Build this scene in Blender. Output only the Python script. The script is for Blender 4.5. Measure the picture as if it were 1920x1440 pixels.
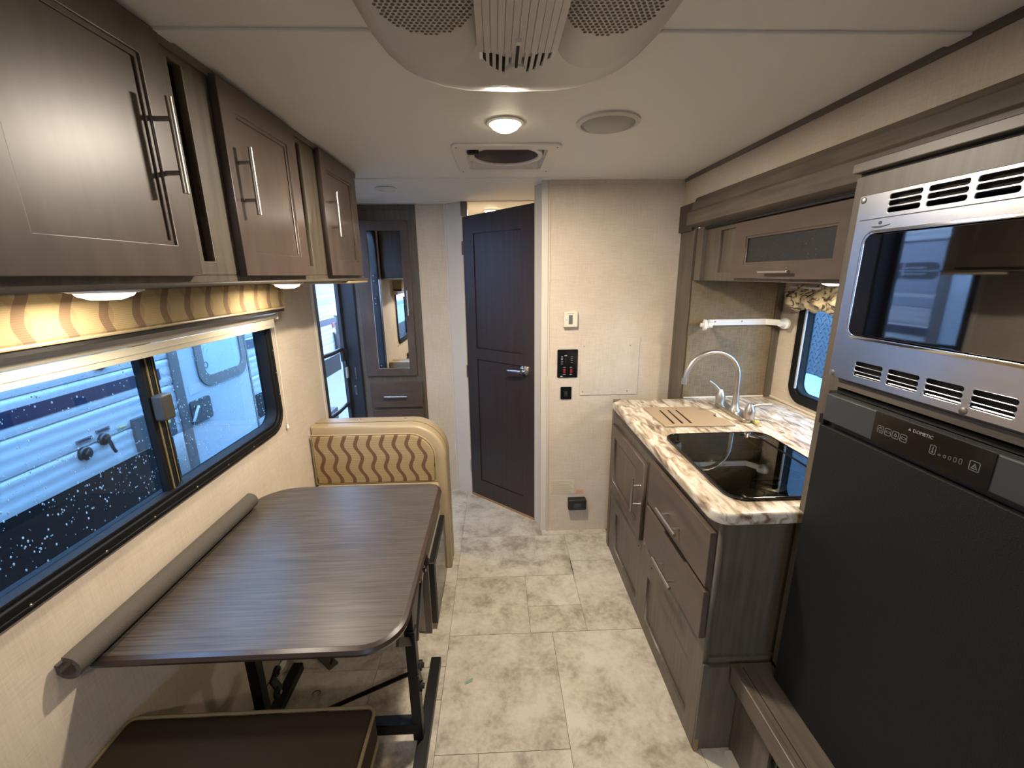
import bpy, bmesh, math, random
from mathutils import Vector, Matrix
random.seed(7)
PI = math.pi
for o in list(bpy.data.objects): bpy.data.objects.remove(o)
SC = bpy.context.scene
COL = SC.collection

# ------------------------------------------------------------------ camera
cam = bpy.data.cameras.new('camera'); cam.sensor_width = 36; cam.lens = 790.6 / 1920 * 36
cam.clip_start = .02
camo = bpy.data.objects.new('camera', cam); COL.objects.link(camo)
pi_, ya_, ro_ = [math.radians(a) for a in (14.554, 1.926, -.755)]
cp, sp, cy, sy = math.cos(pi_), math.sin(pi_), math.cos(ya_), math.sin(ya_)
fw = Vector((sy*cp, cy*cp, -sp)); rt = Vector((cy, -sy, 0)); up = rt.cross(fw)
r2 = rt*math.cos(ro_) + up*math.sin(ro_); u2 = up*math.cos(ro_) - rt*math.sin(ro_)
camo.matrix_world = Matrix(((r2.x, u2.x, -fw.x, 0), (r2.y, u2.y, -fw.y, 0), (r2.z, u2.z, -fw.z, 1.5), (0, 0, 0, 1)))
SC.camera = camo

# ------------------------------------------------------------------ world / exposure
W = bpy.data.worlds.new('overcast_sky'); SC.world = W; W.use_nodes = True
nt = W.node_tree; nt.nodes.clear()
wo = nt.nodes.new('ShaderNodeOutputWorld'); bg = nt.nodes.new('ShaderNodeBackground')
tc = nt.nodes.new('ShaderNodeTexCoord'); sx = nt.nodes.new('ShaderNodeSeparateXYZ'); cr = nt.nodes.new('ShaderNodeValToRGB')
nt.links.new(tc.outputs['Generated'], sx.inputs[0]); nt.links.new(sx.outputs['Z'], cr.inputs[0])
cr.color_ramp.elements[0].position = 0; cr.color_ramp.elements[0].color = (.46, .64, 1, 1)
cr.color_ramp.elements[1].position = .6; cr.color_ramp.elements[1].color = (.36, .57, 1, 1)
nt.links.new(cr.outputs[0], bg.inputs[0]); bg.inputs[1].default_value = 19
nt.links.new(bg.outputs[0], wo.inputs[0])
SC.view_settings.view_transform = 'Standard'; SC.view_settings.look = 'None'
SC.view_settings.gamma = 1; SC.view_settings.use_curve_mapping = False
SC.view_settings.exposure = .95
WARM = (1, .87, .71)
P_CEIL, P_UNDER, P_KIT, P_BATH = 16, 1.5, 3.5, 7

# ------------------------------------------------------------------ materials
def nodes(name):
    m = bpy.data.materials.new(name); m.use_nodes = True
    return m, m.node_tree, m.node_tree.nodes['Principled BSDF']
def rgb(r, g, b):   # sRGB 0..255 -> linear
    f = lambda c: (c/255/12.92 if c <= 10 else ((c/255+.055)/1.055)**2.4)
    return (f(r), f(g), f(b), 1)
def plain(name, c, rough=.5, metal=0, spec=.5, bump=0, bscale=300, aniso=0, ior=1.5):
    m, t, p = nodes(name)
    p.inputs['Base Color'].default_value = c; p.inputs['Roughness'].default_value = rough
    p.inputs['Metallic'].default_value = metal; p.inputs['IOR'].default_value = ior
    p.inputs['Specular IOR Level'].default_value = spec
    if bump:
        n = t.nodes.new('ShaderNodeTexNoise'); n.inputs['Scale'].default_value = bscale
        g = t.nodes.new('ShaderNodeTexCoord'); t.links.new(g.outputs['Object'], n.inputs[0])
        b = t.nodes.new('ShaderNodeBump'); b.inputs['Strength'].default_value = bump; b.inputs['Distance'].default_value = .002
        t.links.new(n.outputs[0], b.inputs['Height']); t.links.new(b.outputs[0], p.inputs['Normal'])
    return m
def grain(name, c1, c2, scale=(3, 60, 60), rough=.45, bump=.15, detail=6, blotch=0, c3=None, lo=.3, hi=.7, dist=0, spec=.5):
    m, t, p = nodes(name)
    g = t.nodes.new('ShaderNodeTexCoord'); mp = t.nodes.new('ShaderNodeMapping'); mp.inputs['Scale'].default_value = scale
    n = t.nodes.new('ShaderNodeTexNoise'); n.inputs['Scale'].default_value = 1; n.inputs['Detail'].default_value = detail
    n.inputs['Distortion'].default_value = dist
    r = t.nodes.new('ShaderNodeValToRGB'); r.color_ramp.elements[0].position = lo; r.color_ramp.elements[1].position = hi
    r.color_ramp.elements[0].color = c1; r.color_ramp.elements[1].color = c2
    if c3: e = r.color_ramp.elements.new((lo+hi)/2); e.color = c3
    t.links.new(g.outputs['Object'], mp.inputs[0]); t.links.new(mp.outputs[0], n.inputs[0]); t.links.new(n.outputs[0], r.inputs[0])
    out = r.outputs[0]
    if blotch:
        n2 = t.nodes.new('ShaderNodeTexNoise'); n2.inputs['Scale'].default_value = 6; t.links.new(g.outputs['Object'], n2.inputs[0])
        mr = t.nodes.new('ShaderNodeMapRange'); mr.inputs[3].default_value = 1-blotch; mr.inputs[4].default_value = 1+blotch
        mr.inputs[1].default_value = .3; mr.inputs[2].default_value = .7
        mx = t.nodes.new('ShaderNodeMix'); mx.data_type = 'RGBA'; mx.blend_type = 'MULTIPLY'; mx.inputs[0].default_value = 1
        t.links.new(n2.outputs[0], mr.inputs[0]); t.links.new(out, mx.inputs[6]); t.links.new(mr.outputs[0], mx.inputs[7]); out = mx.outputs[2]
    t.links.new(out, p.inputs['Base Color']); p.inputs['Roughness'].default_value = rough
    p.inputs['Specular IOR Level'].default_value = spec
    b = t.nodes.new('ShaderNodeBump'); b.inputs['Strength'].default_value = bump; b.inputs['Distance'].default_value = .0015
    t.links.new(n.outputs[0], b.inputs['Height']); t.links.new(b.outputs[0], p.inputs['Normal'])
    return m
def linen(name, c1, c2, rough=.75, s=160):
    m, t, p = nodes(name)
    g = t.nodes.new('ShaderNodeTexCoord'); outs = []
    for sc in ((s*4, s*4, s*.25), (s*.35, s*.35, s*4)):
        mp = t.nodes.new('ShaderNodeMapping'); mp.inputs['Scale'].default_value = sc
        n = t.nodes.new('ShaderNodeTexNoise'); n.inputs['Scale'].default_value = .4; n.inputs['Detail'].default_value = 2
        t.links.new(g.outputs['Object'], mp.inputs[0]); t.links.new(mp.outputs[0], n.inputs[0]); outs.append(n.outputs[0])
    n3 = t.nodes.new('ShaderNodeTexNoise'); n3.inputs['Scale'].default_value = 7; t.links.new(g.outputs['Object'], n3.inputs[0]); outs.append(n3.outputs[0])
    a = t.nodes.new('ShaderNodeMath'); a.operation = 'ADD'; t.links.new(outs[0], a.inputs[0]); t.links.new(outs[1], a.inputs[1])
    b = t.nodes.new('ShaderNodeMath'); b.operation = 'ADD'; t.links.new(a.outputs[0], b.inputs[0]); t.links.new(outs[2], b.inputs[1])
    mr = t.nodes.new('ShaderNodeMapRange'); mr.inputs[1].default_value = 1.15; mr.inputs[2].default_value = 1.85
    t.links.new(b.outputs[0], mr.inputs[0])
    r = t.nodes.new('ShaderNodeValToRGB'); r.color_ramp.elements[0].color = c1; r.color_ramp.elements[1].color = c2
    t.links.new(mr.outputs[0], r.inputs[0]); t.links.new(r.outputs[0], p.inputs['Base Color']); p.inputs['Roughness'].default_value = rough
    p.inputs['Specular IOR Level'].default_value = .25
    return m
def M_(t, op, a, b=None, c=None):
    n = t.nodes.new('ShaderNodeMath'); n.operation = op
    for i, v in enumerate((a, b, c)):
        if v is None: continue
        if isinstance(v, (int, float)): n.inputs[i].default_value = v
        else: t.links.new(v, n.inputs[i])
    return n.outputs[0]
def wavy(name, axis, base1, base2, stripe, period, amp, wl, width, lean=0, both=False, stripe2=None, rib=700, rough=.8):
    m, t, p = nodes(name)
    g = t.nodes.new('ShaderNodeTexCoord'); s = t.nodes.new('ShaderNodeSeparateXYZ'); t.links.new(g.outputs['Object'], s.inputs[0])
    u = s.outputs[axis]; v = s.outputs['Z']
    sn = M_(t, 'MULTIPLY', M_(t, 'SINE', M_(t, 'MULTIPLY', v, 2*PI/wl)), amp)
    def mask(sig, w, ph=0):
        uu = M_(t, 'ADD', M_(t, 'ADD', u, M_(t, 'MULTIPLY', sn, sig)), M_(t, 'MULTIPLY', v, lean))
        fr = M_(t, 'FRACT', M_(t, 'ADD', M_(t, 'DIVIDE', uu, period), 50+ph))
        return M_(t, 'LESS_THAN', fr, w)
    mk = mask(1, width)
    rb = M_(t, 'MULTIPLY_ADD', M_(t, 'SINE', M_(t, 'MULTIPLY', v, rib)), .5, .5)
    n = t.nodes.new('ShaderNodeTexNoise'); n.inputs['Scale'].default_value = 25; t.links.new(g.outputs['Object'], n.inputs[0])
    bm = t.nodes.new('ShaderNodeMix'); bm.data_type = 'RGBA'; bm.inputs[6].default_value = base1; bm.inputs[7].default_value = base2
    t.links.new(M_(t, 'MULTIPLY', M_(t, 'ADD', rb, n.outputs[0]), .5), bm.inputs[0]); col = bm.outputs[2]
    if both:
        m2 = t.nodes.new('ShaderNodeMix'); m2.data_type = 'RGBA'; t.links.new(mask(-1, width*.9, .2), m2.inputs[0])
        t.links.new(col, m2.inputs[6]); m2.inputs[7].default_value = stripe2; col = m2.outputs[2]
    m1 = t.nodes.new('ShaderNodeMix'); m1.data_type = 'RGBA'; t.links.new(mk, m1.inputs[0]); t.links.new(col, m1.inputs[6]); m1.inputs[7].default_value = stripe
    t.links.new(m1.outputs[2], p.inputs['Base Color']); p.inputs['Roughness'].default_value = rough
    p.inputs['Specular IOR Level'].default_value = .2
    b = t.nodes.new('ShaderNodeBump'); b.inputs['Strength'].default_value = .3; b.inputs['Distance'].default_value = .001
    t.links.new(rb, b.inputs['Height']); t.links.new(b.outputs[0], p.inputs['Normal'])
    return m
def tinted(name, tint, refl=.06, rough=0, fres=1.45):
    m = bpy.data.materials.new(name); m.use_nodes = True; t = m.node_tree; t.nodes.clear()
    o = t.nodes.new('ShaderNodeOutputMaterial'); tr = t.nodes.new('ShaderNodeBsdfTransparent'); gl = t.nodes.new('ShaderNodeBsdfGlossy')
    fr = t.nodes.new('ShaderNodeFresnel'); mx = t.nodes.new('ShaderNodeMixShader')
    tr.inputs[0].default_value = tint; gl.inputs['Roughness'].default_value = rough; fr.inputs[0].default_value = fres
    ge = t.nodes.new('ShaderNodeNewGeometry')
    k = M_(t, 'MULTIPLY', fr.outputs[0], M_(t, 'SUBTRACT', 1, ge.outputs['Backfacing']))   # only the entry face reflects
    t.links.new(k, mx.inputs[0]); t.links.new(tr.outputs[0], mx.inputs[1]); t.links.new(gl.outputs[0], mx.inputs[2])
    t.links.new(mx.outputs[0], o.inputs[0]); return m
def emit(name, c, s):
    m, t, p = nodes(name); p.inputs['Base Color'].default_value = c
    p.inputs['Emission Color'].default_value = c; p.inputs['Emission Strength'].default_value = s; return m

m_ceil = plain('ceiling_vinyl', rgb(222, 221, 214), .5, bump=.25, bscale=500, spec=.35)
m_wall = linen('wall_linen', rgb(184, 170, 150), rgb(198, 185, 166))
m_trimw = plain('pale_trim', rgb(196, 188, 174), .5)
m_wood = grain('grey_brown_wood_upright', rgb(74, 66, 56), rgb(96, 87, 74), (70, 70, 4), .42, blotch=.12)
m_woodh = grain('grey_brown_wood_lengthwise', rgb(74, 66, 56), rgb(96, 87, 74), (70, 4, 70), .42, blotch=.12)
m_door = grain('stained_maple_upright', rgb(72, 60, 52), rgb(86, 73, 64), (24, 24, 5), .36, spec=.45, bump=.04, blotch=.12)
m_doorh = grain('stained_maple_lengthwise', rgb(72, 60, 52), rgb(86, 73, 64), (24, 5, 24), .36, spec=.45, bump=.04, blotch=.12)
m_doorx = grain('stained_maple_crosswise', rgb(72, 60, 52), rgb(86, 73, 64), (5, 24, 24), .36, spec=.45, bump=.04, blotch=.12)
m_esp = grain('espresso_wood', rgb(44, 36, 34), rgb(56, 46, 43), (60, 60, 3), .35, bump=.06)
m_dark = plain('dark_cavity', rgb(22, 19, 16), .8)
m_table = grain('dark_table_laminate', rgb(50, 45, 40), rgb(80, 72, 64), (7, 240, 60), .36, bump=.08, detail=4)
m_edge = plain('brown_edge_banding', rgb(52, 40, 34), .3)
m_black = plain('black_steel', rgb(11, 11, 11), .42, spec=.35)
m_blackp = plain('black_plastic', rgb(20, 20, 21), .4)
m_fridge = plain('black_pebbled_panel', rgb(20, 20, 20), .6, bump=.5, bscale=420, spec=.25)
m_fridget = plain('charcoal_plastic', rgb(52, 53, 55), .45, bump=.1)
m_gloss = plain('gloss_black', rgb(10, 11, 14), .12)
m_mwglass = plain('microwave_glass', rgb(6, 6, 8), .03, ior=2.3)
m_nickel = plain('brushed_nickel', rgb(186, 180, 170), .34, 1)
m_chrome = plain('chrome', rgb(220, 220, 220), .08, 1)
m_ss, t_, p_ = nodes('brushed_stainless')
p_.inputs['Base Color'].default_value = rgb(196, 196, 198); p_.inputs['Metallic'].default_value = 1; p_.inputs['Roughness'].default_value = .24
n_ = t_.nodes.new('ShaderNodeTexNoise'); mp_ = t_.nodes.new('ShaderNodeMapping'); mp_.inputs['Scale'].default_value = (900, 12, 900)
g_ = t_.nodes.new('ShaderNodeTexCoord'); t_.links.new(g_.outputs['Object'], mp_.inputs[0]); t_.links.new(mp_.outputs[0], n_.inputs[0])
b_ = t_.nodes.new('ShaderNodeBump'); b_.inputs['Strength'].default_value = .06; b_.inputs['Distance'].default_value = .0006
t_.links.new(n_.outputs[0], b_.inputs['Height']); t_.links.new(b_.outputs[0], p_.inputs['Normal'])
m_mirror = plain('mirror_silver', (.85, .86, .87, 1), .015, 1)
m_white = plain('white_plastic', rgb(214, 212, 204), .4)
m_acw = plain('offwhite_abs', rgb(196, 194, 186), .42)
m_cream = plain('cream_enamel', rgb(206, 198, 176), .35)
m_vinyl = plain('tan_vinyl', rgb(160, 142, 110), .38, bump=.2, bscale=250)
m_fab = wavy('wave_stripe_fabric', 'X', rgb(136, 118, 84), rgb(156, 138, 102), rgb(98, 72, 54), .0605, .0105, .115, .3, lean=.12)
m_val = wavy('wave_stripe_valance_fabric', 'Y', rgb(160, 138, 98), rgb(178, 158, 116), rgb(128, 104, 80), .083, .016, .15, .27, both=True, stripe2=rgb(158, 134, 98), rib=1500)
m_seatf = plain('dark_brown_tweed', rgb(54, 44, 34), .9, spec=.1, bump=.8, bscale=600)
m_pipe = plain('olive_piping', rgb(112, 98, 66), .7)
m_foam = plain('grey_brown_foam', rgb(74, 68, 60), .85, bump=.8, bscale=400)
m_wframe = plain('matt_black_window_frame', rgb(15, 15, 15), .6, spec=.2)
m_board = plain('tan_cutting_board', rgb(152, 132, 106), .45)
m_marble = grain('streaked_stone_laminate', rgb(104, 86, 71), rgb(200, 192, 176), (42, 11, 42), .28, bump=.02, detail=9, c3=rgb(164, 148, 126), lo=.34, hi=.60, dist=.9)
m_splash = linen('brown_linen_panel', rgb(98, 84, 62), rgb(122, 108, 84), .6)
m_wglass = tinted('tinted_window_glass', (.47, .57, .61, 1))
m_cglass = tinted('smoked_cooktop_glass', (.44, .44, .40, 1), fres=1.75)
m_screen = plain('door_screen_mesh', rgb(60, 66, 74), .7)
m_slate = grain('scuffed_slate_insert', rgb(22, 23, 24), rgb(34, 35, 36), (60, 60, 60), .45, bump=.05)
m_jamb = plain('black_door_jamb', rgb(38, 40, 46), .4)
m_lamp = emit('lit_lamp_lens', (1, .86, .62, 1), 7)
m_purple = plain('smoked_vent_dome', rgb(62, 48, 52), .35)
m_sidng = plain('white_siding', rgb(166, 170, 174), .55)
m_navy = plain('navy_decal', rgb(24, 30, 56), .4)
m_band = plain('grey_blue_decal', rgb(130, 138, 152), .4)
m_letter = plain('dark_grey_lettering', rgb(32, 36, 46), .4)
m_ground = grain('wet_pale_gravel', rgb(72, 74, 74), rgb(104, 105, 102), (18, 18, 18), .6, bump=.4)
m_red = plain('red_plastic', rgb(120, 22, 20), .3)
m_mark = plain('pale_print', rgb(150, 150, 150), .5)
m_markd = plain('grey_print', rgb(96, 98, 100), .5)
m_paper = plain('faded_paper', rgb(196, 184, 160), .7)
m_paper2 = plain('pinkish_paper', rgb(196, 166, 140), .7)
m_lcd = plain('grey_lcd', rgb(92, 96, 84), .3)
m_brass = plain('screw_steel', rgb(150, 145, 135), .35, 1)
m_curt = grain('grey_beige_floral_fabric', rgb(66, 56, 50), rgb(196, 180, 144), (22, 22, 30), .85, bump=.1, c3=rgb(186, 168, 130), lo=.42, hi=.55, dist=2)
m_diam = plain('grey_tread_plate', rgb(84, 90, 96), .4, .6)
m_drop = plain('rain_water', (1, 1, 1, 1), .0, ior=1.33); m_drop.node_tree.nodes['Principled BSDF'].inputs['Transmission Weight'].default_value = .45; m_drop.node_tree.nodes['Principled BSDF'].inputs['Roughness'].default_value = .25  # partly diffuse white stands in for bright sky refracted in the drops
m_yel = plain('yellowed_plastic', rgb(196, 180, 96), .5)
# floor tile stone with per-object variation
def stone():
    m, t, p = nodes('cream_stone_tile')
    g = t.nodes.new('ShaderNodeTexCoord'); oi = t.nodes.new('ShaderNodeObjectInfo')
    ad = t.nodes.new('ShaderNodeVectorMath'); ad.operation = 'MULTIPLY_ADD'
    cmb = t.nodes.new('ShaderNodeCombineXYZ'); 
    for i in range(3): t.links.new(oi.outputs['Random'], cmb.inputs[i])
    t.links.new(cmb.outputs[0], ad.inputs[0]); ad.inputs[1].default_value = (37, 91, 53); t.links.new(g.outputs['Object'], ad.inputs[2])
    n1 = t.nodes.new('ShaderNodeTexNoise'); n1.inputs['Scale'].default_value = 6.5; n1.inputs['Detail'].default_value = 9; n1.inputs['Roughness'].default_value = .7; n1.inputs['Distortion'].default_value = .25
    n2 = t.nodes.new('ShaderNodeTexNoise'); n2.inputs['Scale'].default_value = 60; n2.inputs['Detail'].default_value = 4
    t.links.new(ad.outputs[0], n1.inputs[0]); t.links.new(ad.outputs[0], n2.inputs[0])
    r = t.nodes.new('ShaderNodeValToRGB'); e = r.color_ramp.elements
    e[0].position = .34; e[0].color = rgb(136, 126, 110); e[1].position = .63; e[1].color = rgb(192, 185, 170)
    x = e.new(.5); x.color = rgb(176, 167, 150)
    s = M_(t, 'MULTIPLY_ADD', M_(t, 'SUBTRACT', n2.outputs[0], .5), .22, n1.outputs[0])
    s2 = M_(t, 'ADD', s, M_(t, 'MULTIPLY', M_(t, 'SUBTRACT', oi.outputs['Random'], .5), .07))
    t.links.new(s2, r.inputs[0]); t.links.new(r.outputs[0], p.inputs['Base Color'])
    p.inputs['Roughness'].default_value = .36
    b = t.nodes.new('ShaderNodeBump'); b.inputs['Strength'].default_value = .25; b.inputs['Distance'].default_value = .001
    t.links.new(n1.outputs[0], b.inputs['Height']); t.links.new(b.outputs[0], p.inputs['Normal'])
    return m
m_tile = stone()
m_grout = plain('floor_joint', rgb(104, 94, 78), .8)

# ------------------------------------------------------------------ helpers
def org(p):
    v = Vector((0, 0, 0))
    while p is not None: v = v + p.location; p = p.parent
    return v
def link(name, me, mat, parent=None, loc=None):
    o = bpy.data.objects.new(name, me); COL.objects.link(o)
    if mat is not None:
        me.materials.clear(); me.materials.append(mat)
    if loc is None and parent is None and len(me.vertices):
        xs = [v.co for v in me.vertices]
        loc = Vector(((min(v.x for v in xs)+max(v.x for v in xs))/2, (min(v.y for v in xs)+max(v.y for v in xs))/2, min(v.z for v in xs)))
    if parent is not None:
        o.parent = parent; off = org(parent)
        me.transform(Matrix.Translation(-off))
    elif loc is not None:
        me.transform(Matrix.Translation(-Vector(loc))); o.location = loc
    return o
def tag(o, label=None, cat=None, group=None, kind=None):
    if label: o['label'] = label
    if cat: o['category'] = cat
    if group: o['group'] = group
    if kind: o['kind'] = kind
    return o
def thing(name, label, cat, loc, group=None, kind=None):
    o = bpy.data.objects.new(name, None); COL.objects.link(o); o.location = loc; o.empty_display_size = .05
    return tag(o, label, cat, group, kind)
class MB:
    def __init__(s): s.bm = bmesh.new()
    def box(s, x0, x1, y0, y1, z0, z1, rot=None, piv=None):
        g = bmesh.ops.create_cube(s.bm, size=1)['verts']
        c = Vector(((x0+x1)/2, (y0+y1)/2, (z0+z1)/2))
        for v in g:
            v.co = Vector((v.co.x*(x1-x0), v.co.y*(y1-y0), v.co.z*(z1-z0))) + c
        if rot is not None:
            pv = Vector(piv) if piv else c
            for v in g: v.co = rot @ (v.co-pv) + pv
        return s
    def tube(s, pts, r, n=12, close=True):
        pts = [Vector(p) for p in pts]; rr = r if isinstance(r, (list, tuple)) else [r]*len(pts); rings = []
        d0 = (pts[1]-pts[0]).normalized(); a = Vector((0, 0, 1)) if abs(d0.z) < .9 else Vector((1, 0, 0))
        nrm = d0.cross(a).normalized()
        for i, p in enumerate(pts):
            d = (pts[min(i+1, len(pts)-1)]-pts[max(i-1, 0)]).normalized()
            nrm = (nrm - d*nrm.dot(d)).normalized(); bn = d.cross(nrm)
            rings.append([s.bm.verts.new(p+(nrm*math.cos(2*PI*k/n)+bn*math.sin(2*PI*k/n))*rr[i]) for k in range(n)])
        for A, B in zip(rings, rings[1:]):
            for k in range(n): s.bm.faces.new((A[k], A[(k+1) % n], B[(k+1) % n], B[k]))
        if close: s.bm.faces.new(rings[0][::-1]); s.bm.faces.new(rings[-1])
        return s
    def lathe(s, prof, c, axis=(0, 0, 1), n=28, sx=1, sy=1):   # prof: (radius, height) list
        ax = Vector(axis).normalized(); a = Vector((1, 0, 0)) if abs(ax.x) < .9 else Vector((0, 1, 0))
        u = (a-ax*a.dot(ax)).normalized(); v = ax.cross(u); c = Vector(c); rings = []
        for r, h in prof:
            if r < 1e-6: rings.append([s.bm.verts.new(c+ax*h)])
            else: rings.append([s.bm.verts.new(c+ax*h+u*r*sx*math.cos(2*PI*k/n)+v*r*sy*math.sin(2*PI*k/n)) for k in range(n)])
        for A, B in zip(rings, rings[1:]):
            for k in range(n):
                q = [A[k % len(A)], A[(k+1) % len(A)], B[(k+1) % len(B)], B[k % len(B)]]
                f = []
                for w in q:
                    if w not in f: f.append(w)
                if len(f) > 2: s.bm.faces.new(f)
        return s
    def poly(s, outer, holes, plane, w0, w1, bev=0, res=3):
        cu = bpy.data.curves.new('c', 'CURVE'); cu.dimensions = '2D'; cu.fill_mode = 'BOTH'
        for lp in [outer]+list(holes):
            sp_ = cu.splines.new('POLY'); sp_.points.add(len(lp)-1); sp_.use_cyclic_u = True
            for q, (a, b) in zip(sp_.points, lp): q.co = (a, b, 0, 1)
        cu.extrude = abs(w1-w0)/2-bev; cu.bevel_depth = bev; cu.bevel_resolution = res
        if bev: cu.offset = -bev
        ob = bpy.data.objects.new('c', cu); me = bpy.data.meshes.new_from_object(ob)
        bpy.data.objects.remove(ob); bpy.data.curves.remove(cu)
        wc = (w0+w1)/2
        for v in me.vertices:
            a, b, w = v.co; w += wc
            v.co = {'xy': (a, b, w), 'yz': (w, a, b), 'xz': (a, w, b)}[plane]
        tb = bmesh.new(); tb.from_mesh(me); bmesh.ops.remove_doubles(tb, verts=tb.verts, dist=1e-6); tb.to_mesh(me); tb.free()
        s.bm.from_mesh(me); bpy.data.meshes.remove(me)
        return s
    def build(s, name, mat, parent=None, bevel=0, smooth=False, seg=2, loc=None, ang=35):
        bmesh.ops.recalc_face_normals(s.bm, faces=s.bm.faces)
        me = bpy.data.meshes.new(name); s.bm.to_mesh(me); s.bm.free()
        o = link(name, me, mat, parent, loc)
        if smooth:
            for p in me.polygons: p.use_smooth = True
            me.set_sharp_from_angle(angle=math.radians(ang))
        if bevel:
            b = o.modifiers.new('bevel', 'BEVEL'); b.width = bevel; b.segments = seg; b.limit_method = 'ANGLE'; b.angle_limit = math.radians(40)
        return o
def rr(a0, a1, b0, b1, r, n=6):
    rs = r if isinstance(r, (list, tuple)) else [r]*4   # corners: (a1,b1),(a0,b1),(a0,b0),(a1,b0)
    out = []
    for (ca, cb, sa, sb, q), R in zip(((a1, b1, -1, -1, 0), (a0, b1, 1, -1, 1), (a0, b0, 1, 1, 2), (a1, b0, -1, 1, 3)), rs):
        if R <= 0: out.append((ca, cb)); continue
        for k in range(n+1):
            t = (q+k/n)*PI/2
            out.append((ca+sa*R+R*math.cos(t), cb+sb*R+R*math.sin(t)))
    return out
def circ(a, b, r, n=28, rb=None): return [(a+r*math.cos(2*PI*k/n), b+(rb or r)*math.sin(2*PI*k/n)) for k in range(n)]
def box(name, mat, parent, *b, bevel=0, **k): return MB().box(*b).build(name, mat, parent, bevel, **k)
def fin():
    for o in bpy.data.objects:
        if o.name.split('.')[0] in ('print_mark', 'control_icons', 'label_print', 'caution_label', 'warning_strip', 'indicator_dot', 'lettering'): o['kind'] = 'stuff'
def struct(o, label, kind='structure'): return tag(o, label, None, None, 'structure')
def text_mesh(name, txt, mat, parent, size, plane, at, mirror=False, extrude=.0004, align='CENTER'):
    cu = bpy.data.curves.new('t', 'FONT'); cu.body = txt; cu.size = size; cu.extrude = extrude; cu.align_x = align; cu.align_y = 'CENTER'
    cu.resolution_u = 2
    ob = bpy.data.objects.new('t', cu); me = bpy.data.meshes.new_from_object(ob); bpy.data.objects.remove(ob)
    c = Vector(at)
    for v in me.vertices:
        a, b, w = v.co
        v.co = c + Vector({'+x': (w, a, b), '-x': (-w, -a, b), '-y': (a, -w, b)}[plane])
    return link(name, me, mat, parent)
def shaker(parent, name, mat, plane, a0, a1, b0, b1, w0, w1, st, dep, sgn, bevel=.0025, bead=True, matp=None):
    """framed door: outline a,b in plane; front face at w1; sgn tells which way the front looks; recessed panel as a sub-part"""
    f = MB().poly([(a0, b0), (a1, b0), (a1, b1), (a0, b1)], [[(a0+st, b0+st), (a1-st, b0+st), (a1-st, b1-st), (a0+st, b1-st)]], plane, min(w0, w1), max(w0, w1), .0018, 1).build(name, mat, parent)
    i = st-.004
    wp = w1 - sgn*dep
    MB().poly([(a0+i, b0+i), (a1-i, b0+i), (a1-i, b1-i), (a0+i, b1-i)], [], plane, min(w0+sgn*.002, wp), max(w0+sgn*.002, wp)).build('door_panel', matp or mat, f)
    if bead:
        s2 = st-.0005; e = st+.008
        MB().poly([(a0+s2, b0+s2), (a1-s2, b0+s2), (a1-s2, b1-s2), (a0+s2, b1-s2)], [[(a0+e, b0+e), (a1-e, b0+e), (a1-e, b1-e), (a0+e, b1-e)]], plane, wp-.001, wp+sgn*dep*.5).build('bead_moulding', mat, f)
    return f
def bar_handle(parent, p0, p1, out, r=.0055, stand=.03, inset=.22):
    """bar pull: p0-p1 are the ends of the bar, out is the unit vector from door to bar"""
    p0, p1, o = Vector(p0), Vector(p1), Vector(out); d = p1-p0
    m = MB().tube([p0, p1], r, 14)
    for f in (inset, 1-inset): m.tube([p0+d*f, p0+d*f-o*stand], r*.75, 10)
    return m.build('handle', m_nickel, parent, smooth=True)
def screw(parent, c, ax, r=.004, mat=None, name='screw'):
    return MB().lathe([(0, .0015), (r*.6, .0014), (r, .0003), (r, -.001)], c, ax, 10).build(name, mat or m_brass, parent, smooth=True)
def arc(c, r, a0, a1, n, f): return [f(c[0]+r*math.cos(a0+(a1-a0)*k/n), c[1]+r*math.sin(a0+(a1-a0)*k/n)) for k in range(n+1)]

XL, XR, ZC = -.905, .95, 1.948
# ------------------------------------------------------------------ floor
fl = MB().box(-.95, 1.45, -1.9, 4.2, -.06, -.0025).build('floor', m_grout, None, loc=(0, 1, -.0025)); struct(fl, 'cream stone-look tiled floor of the trailer')
T = [(-.232, .21, 1.025, 1.49), (.21, .63, .72, 1.49), (-.232, .116, 1.49, 1.845), (.116, .364, 1.64, 1.845), (.116, .364, 1.49, 1.64),
     (-.232, .37, 1.845, 2.19), (.37, .63, 1.95, 2.19), (.364, .63, 1.49, 1.95), (-.232, .24, 2.19, 2.41), (.24, .63, 2.19, 2.41), (-.232, .24, 2.41, 2.86), (.24, .63, 2.41, 2.86),
     (-.48, -.232, 1.95, 2.41), (-.48, -.232, 2.41, 2.86), (-.9, -.48, 2.2, 2.86), (-.9, -.48, 1.95, 2.2), (-.5, -.232, 1.345, 1.95), (-.9, -.5, 1.345, 1.95),
     (-.5, -.262, .9, 1.345), (-.262, -.232, 1.21, 1.345), (-.262, -.232, .9, 1.21), (-.9, -.5, .9, 1.345), (-.232, -.09, .57, 1.025), (-.09, .21, .72, 1.025), (-.9, -.5, .45, .9), (-.5, -.232, .45, .9),
     (-.09, .21, .27, .72), (.21, .63, .27, .72), (.63, .95, .27, .9), (.63, .95, .9, 1.3), (-.232, -.09, .1, .57), (-.9, -.5, 0, .45), (-.5, -.232, 0, .45), (-.09, .95, -.2, .27)]
for a, b, c, d in T:
    g = .0009
    x0, x1 = a+g, b-g; y0, y1 = c+g, d-g
    MB().box(x0, x1, y0, y1, -.0024, 0).build('tile', m_tile, fl)

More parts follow.
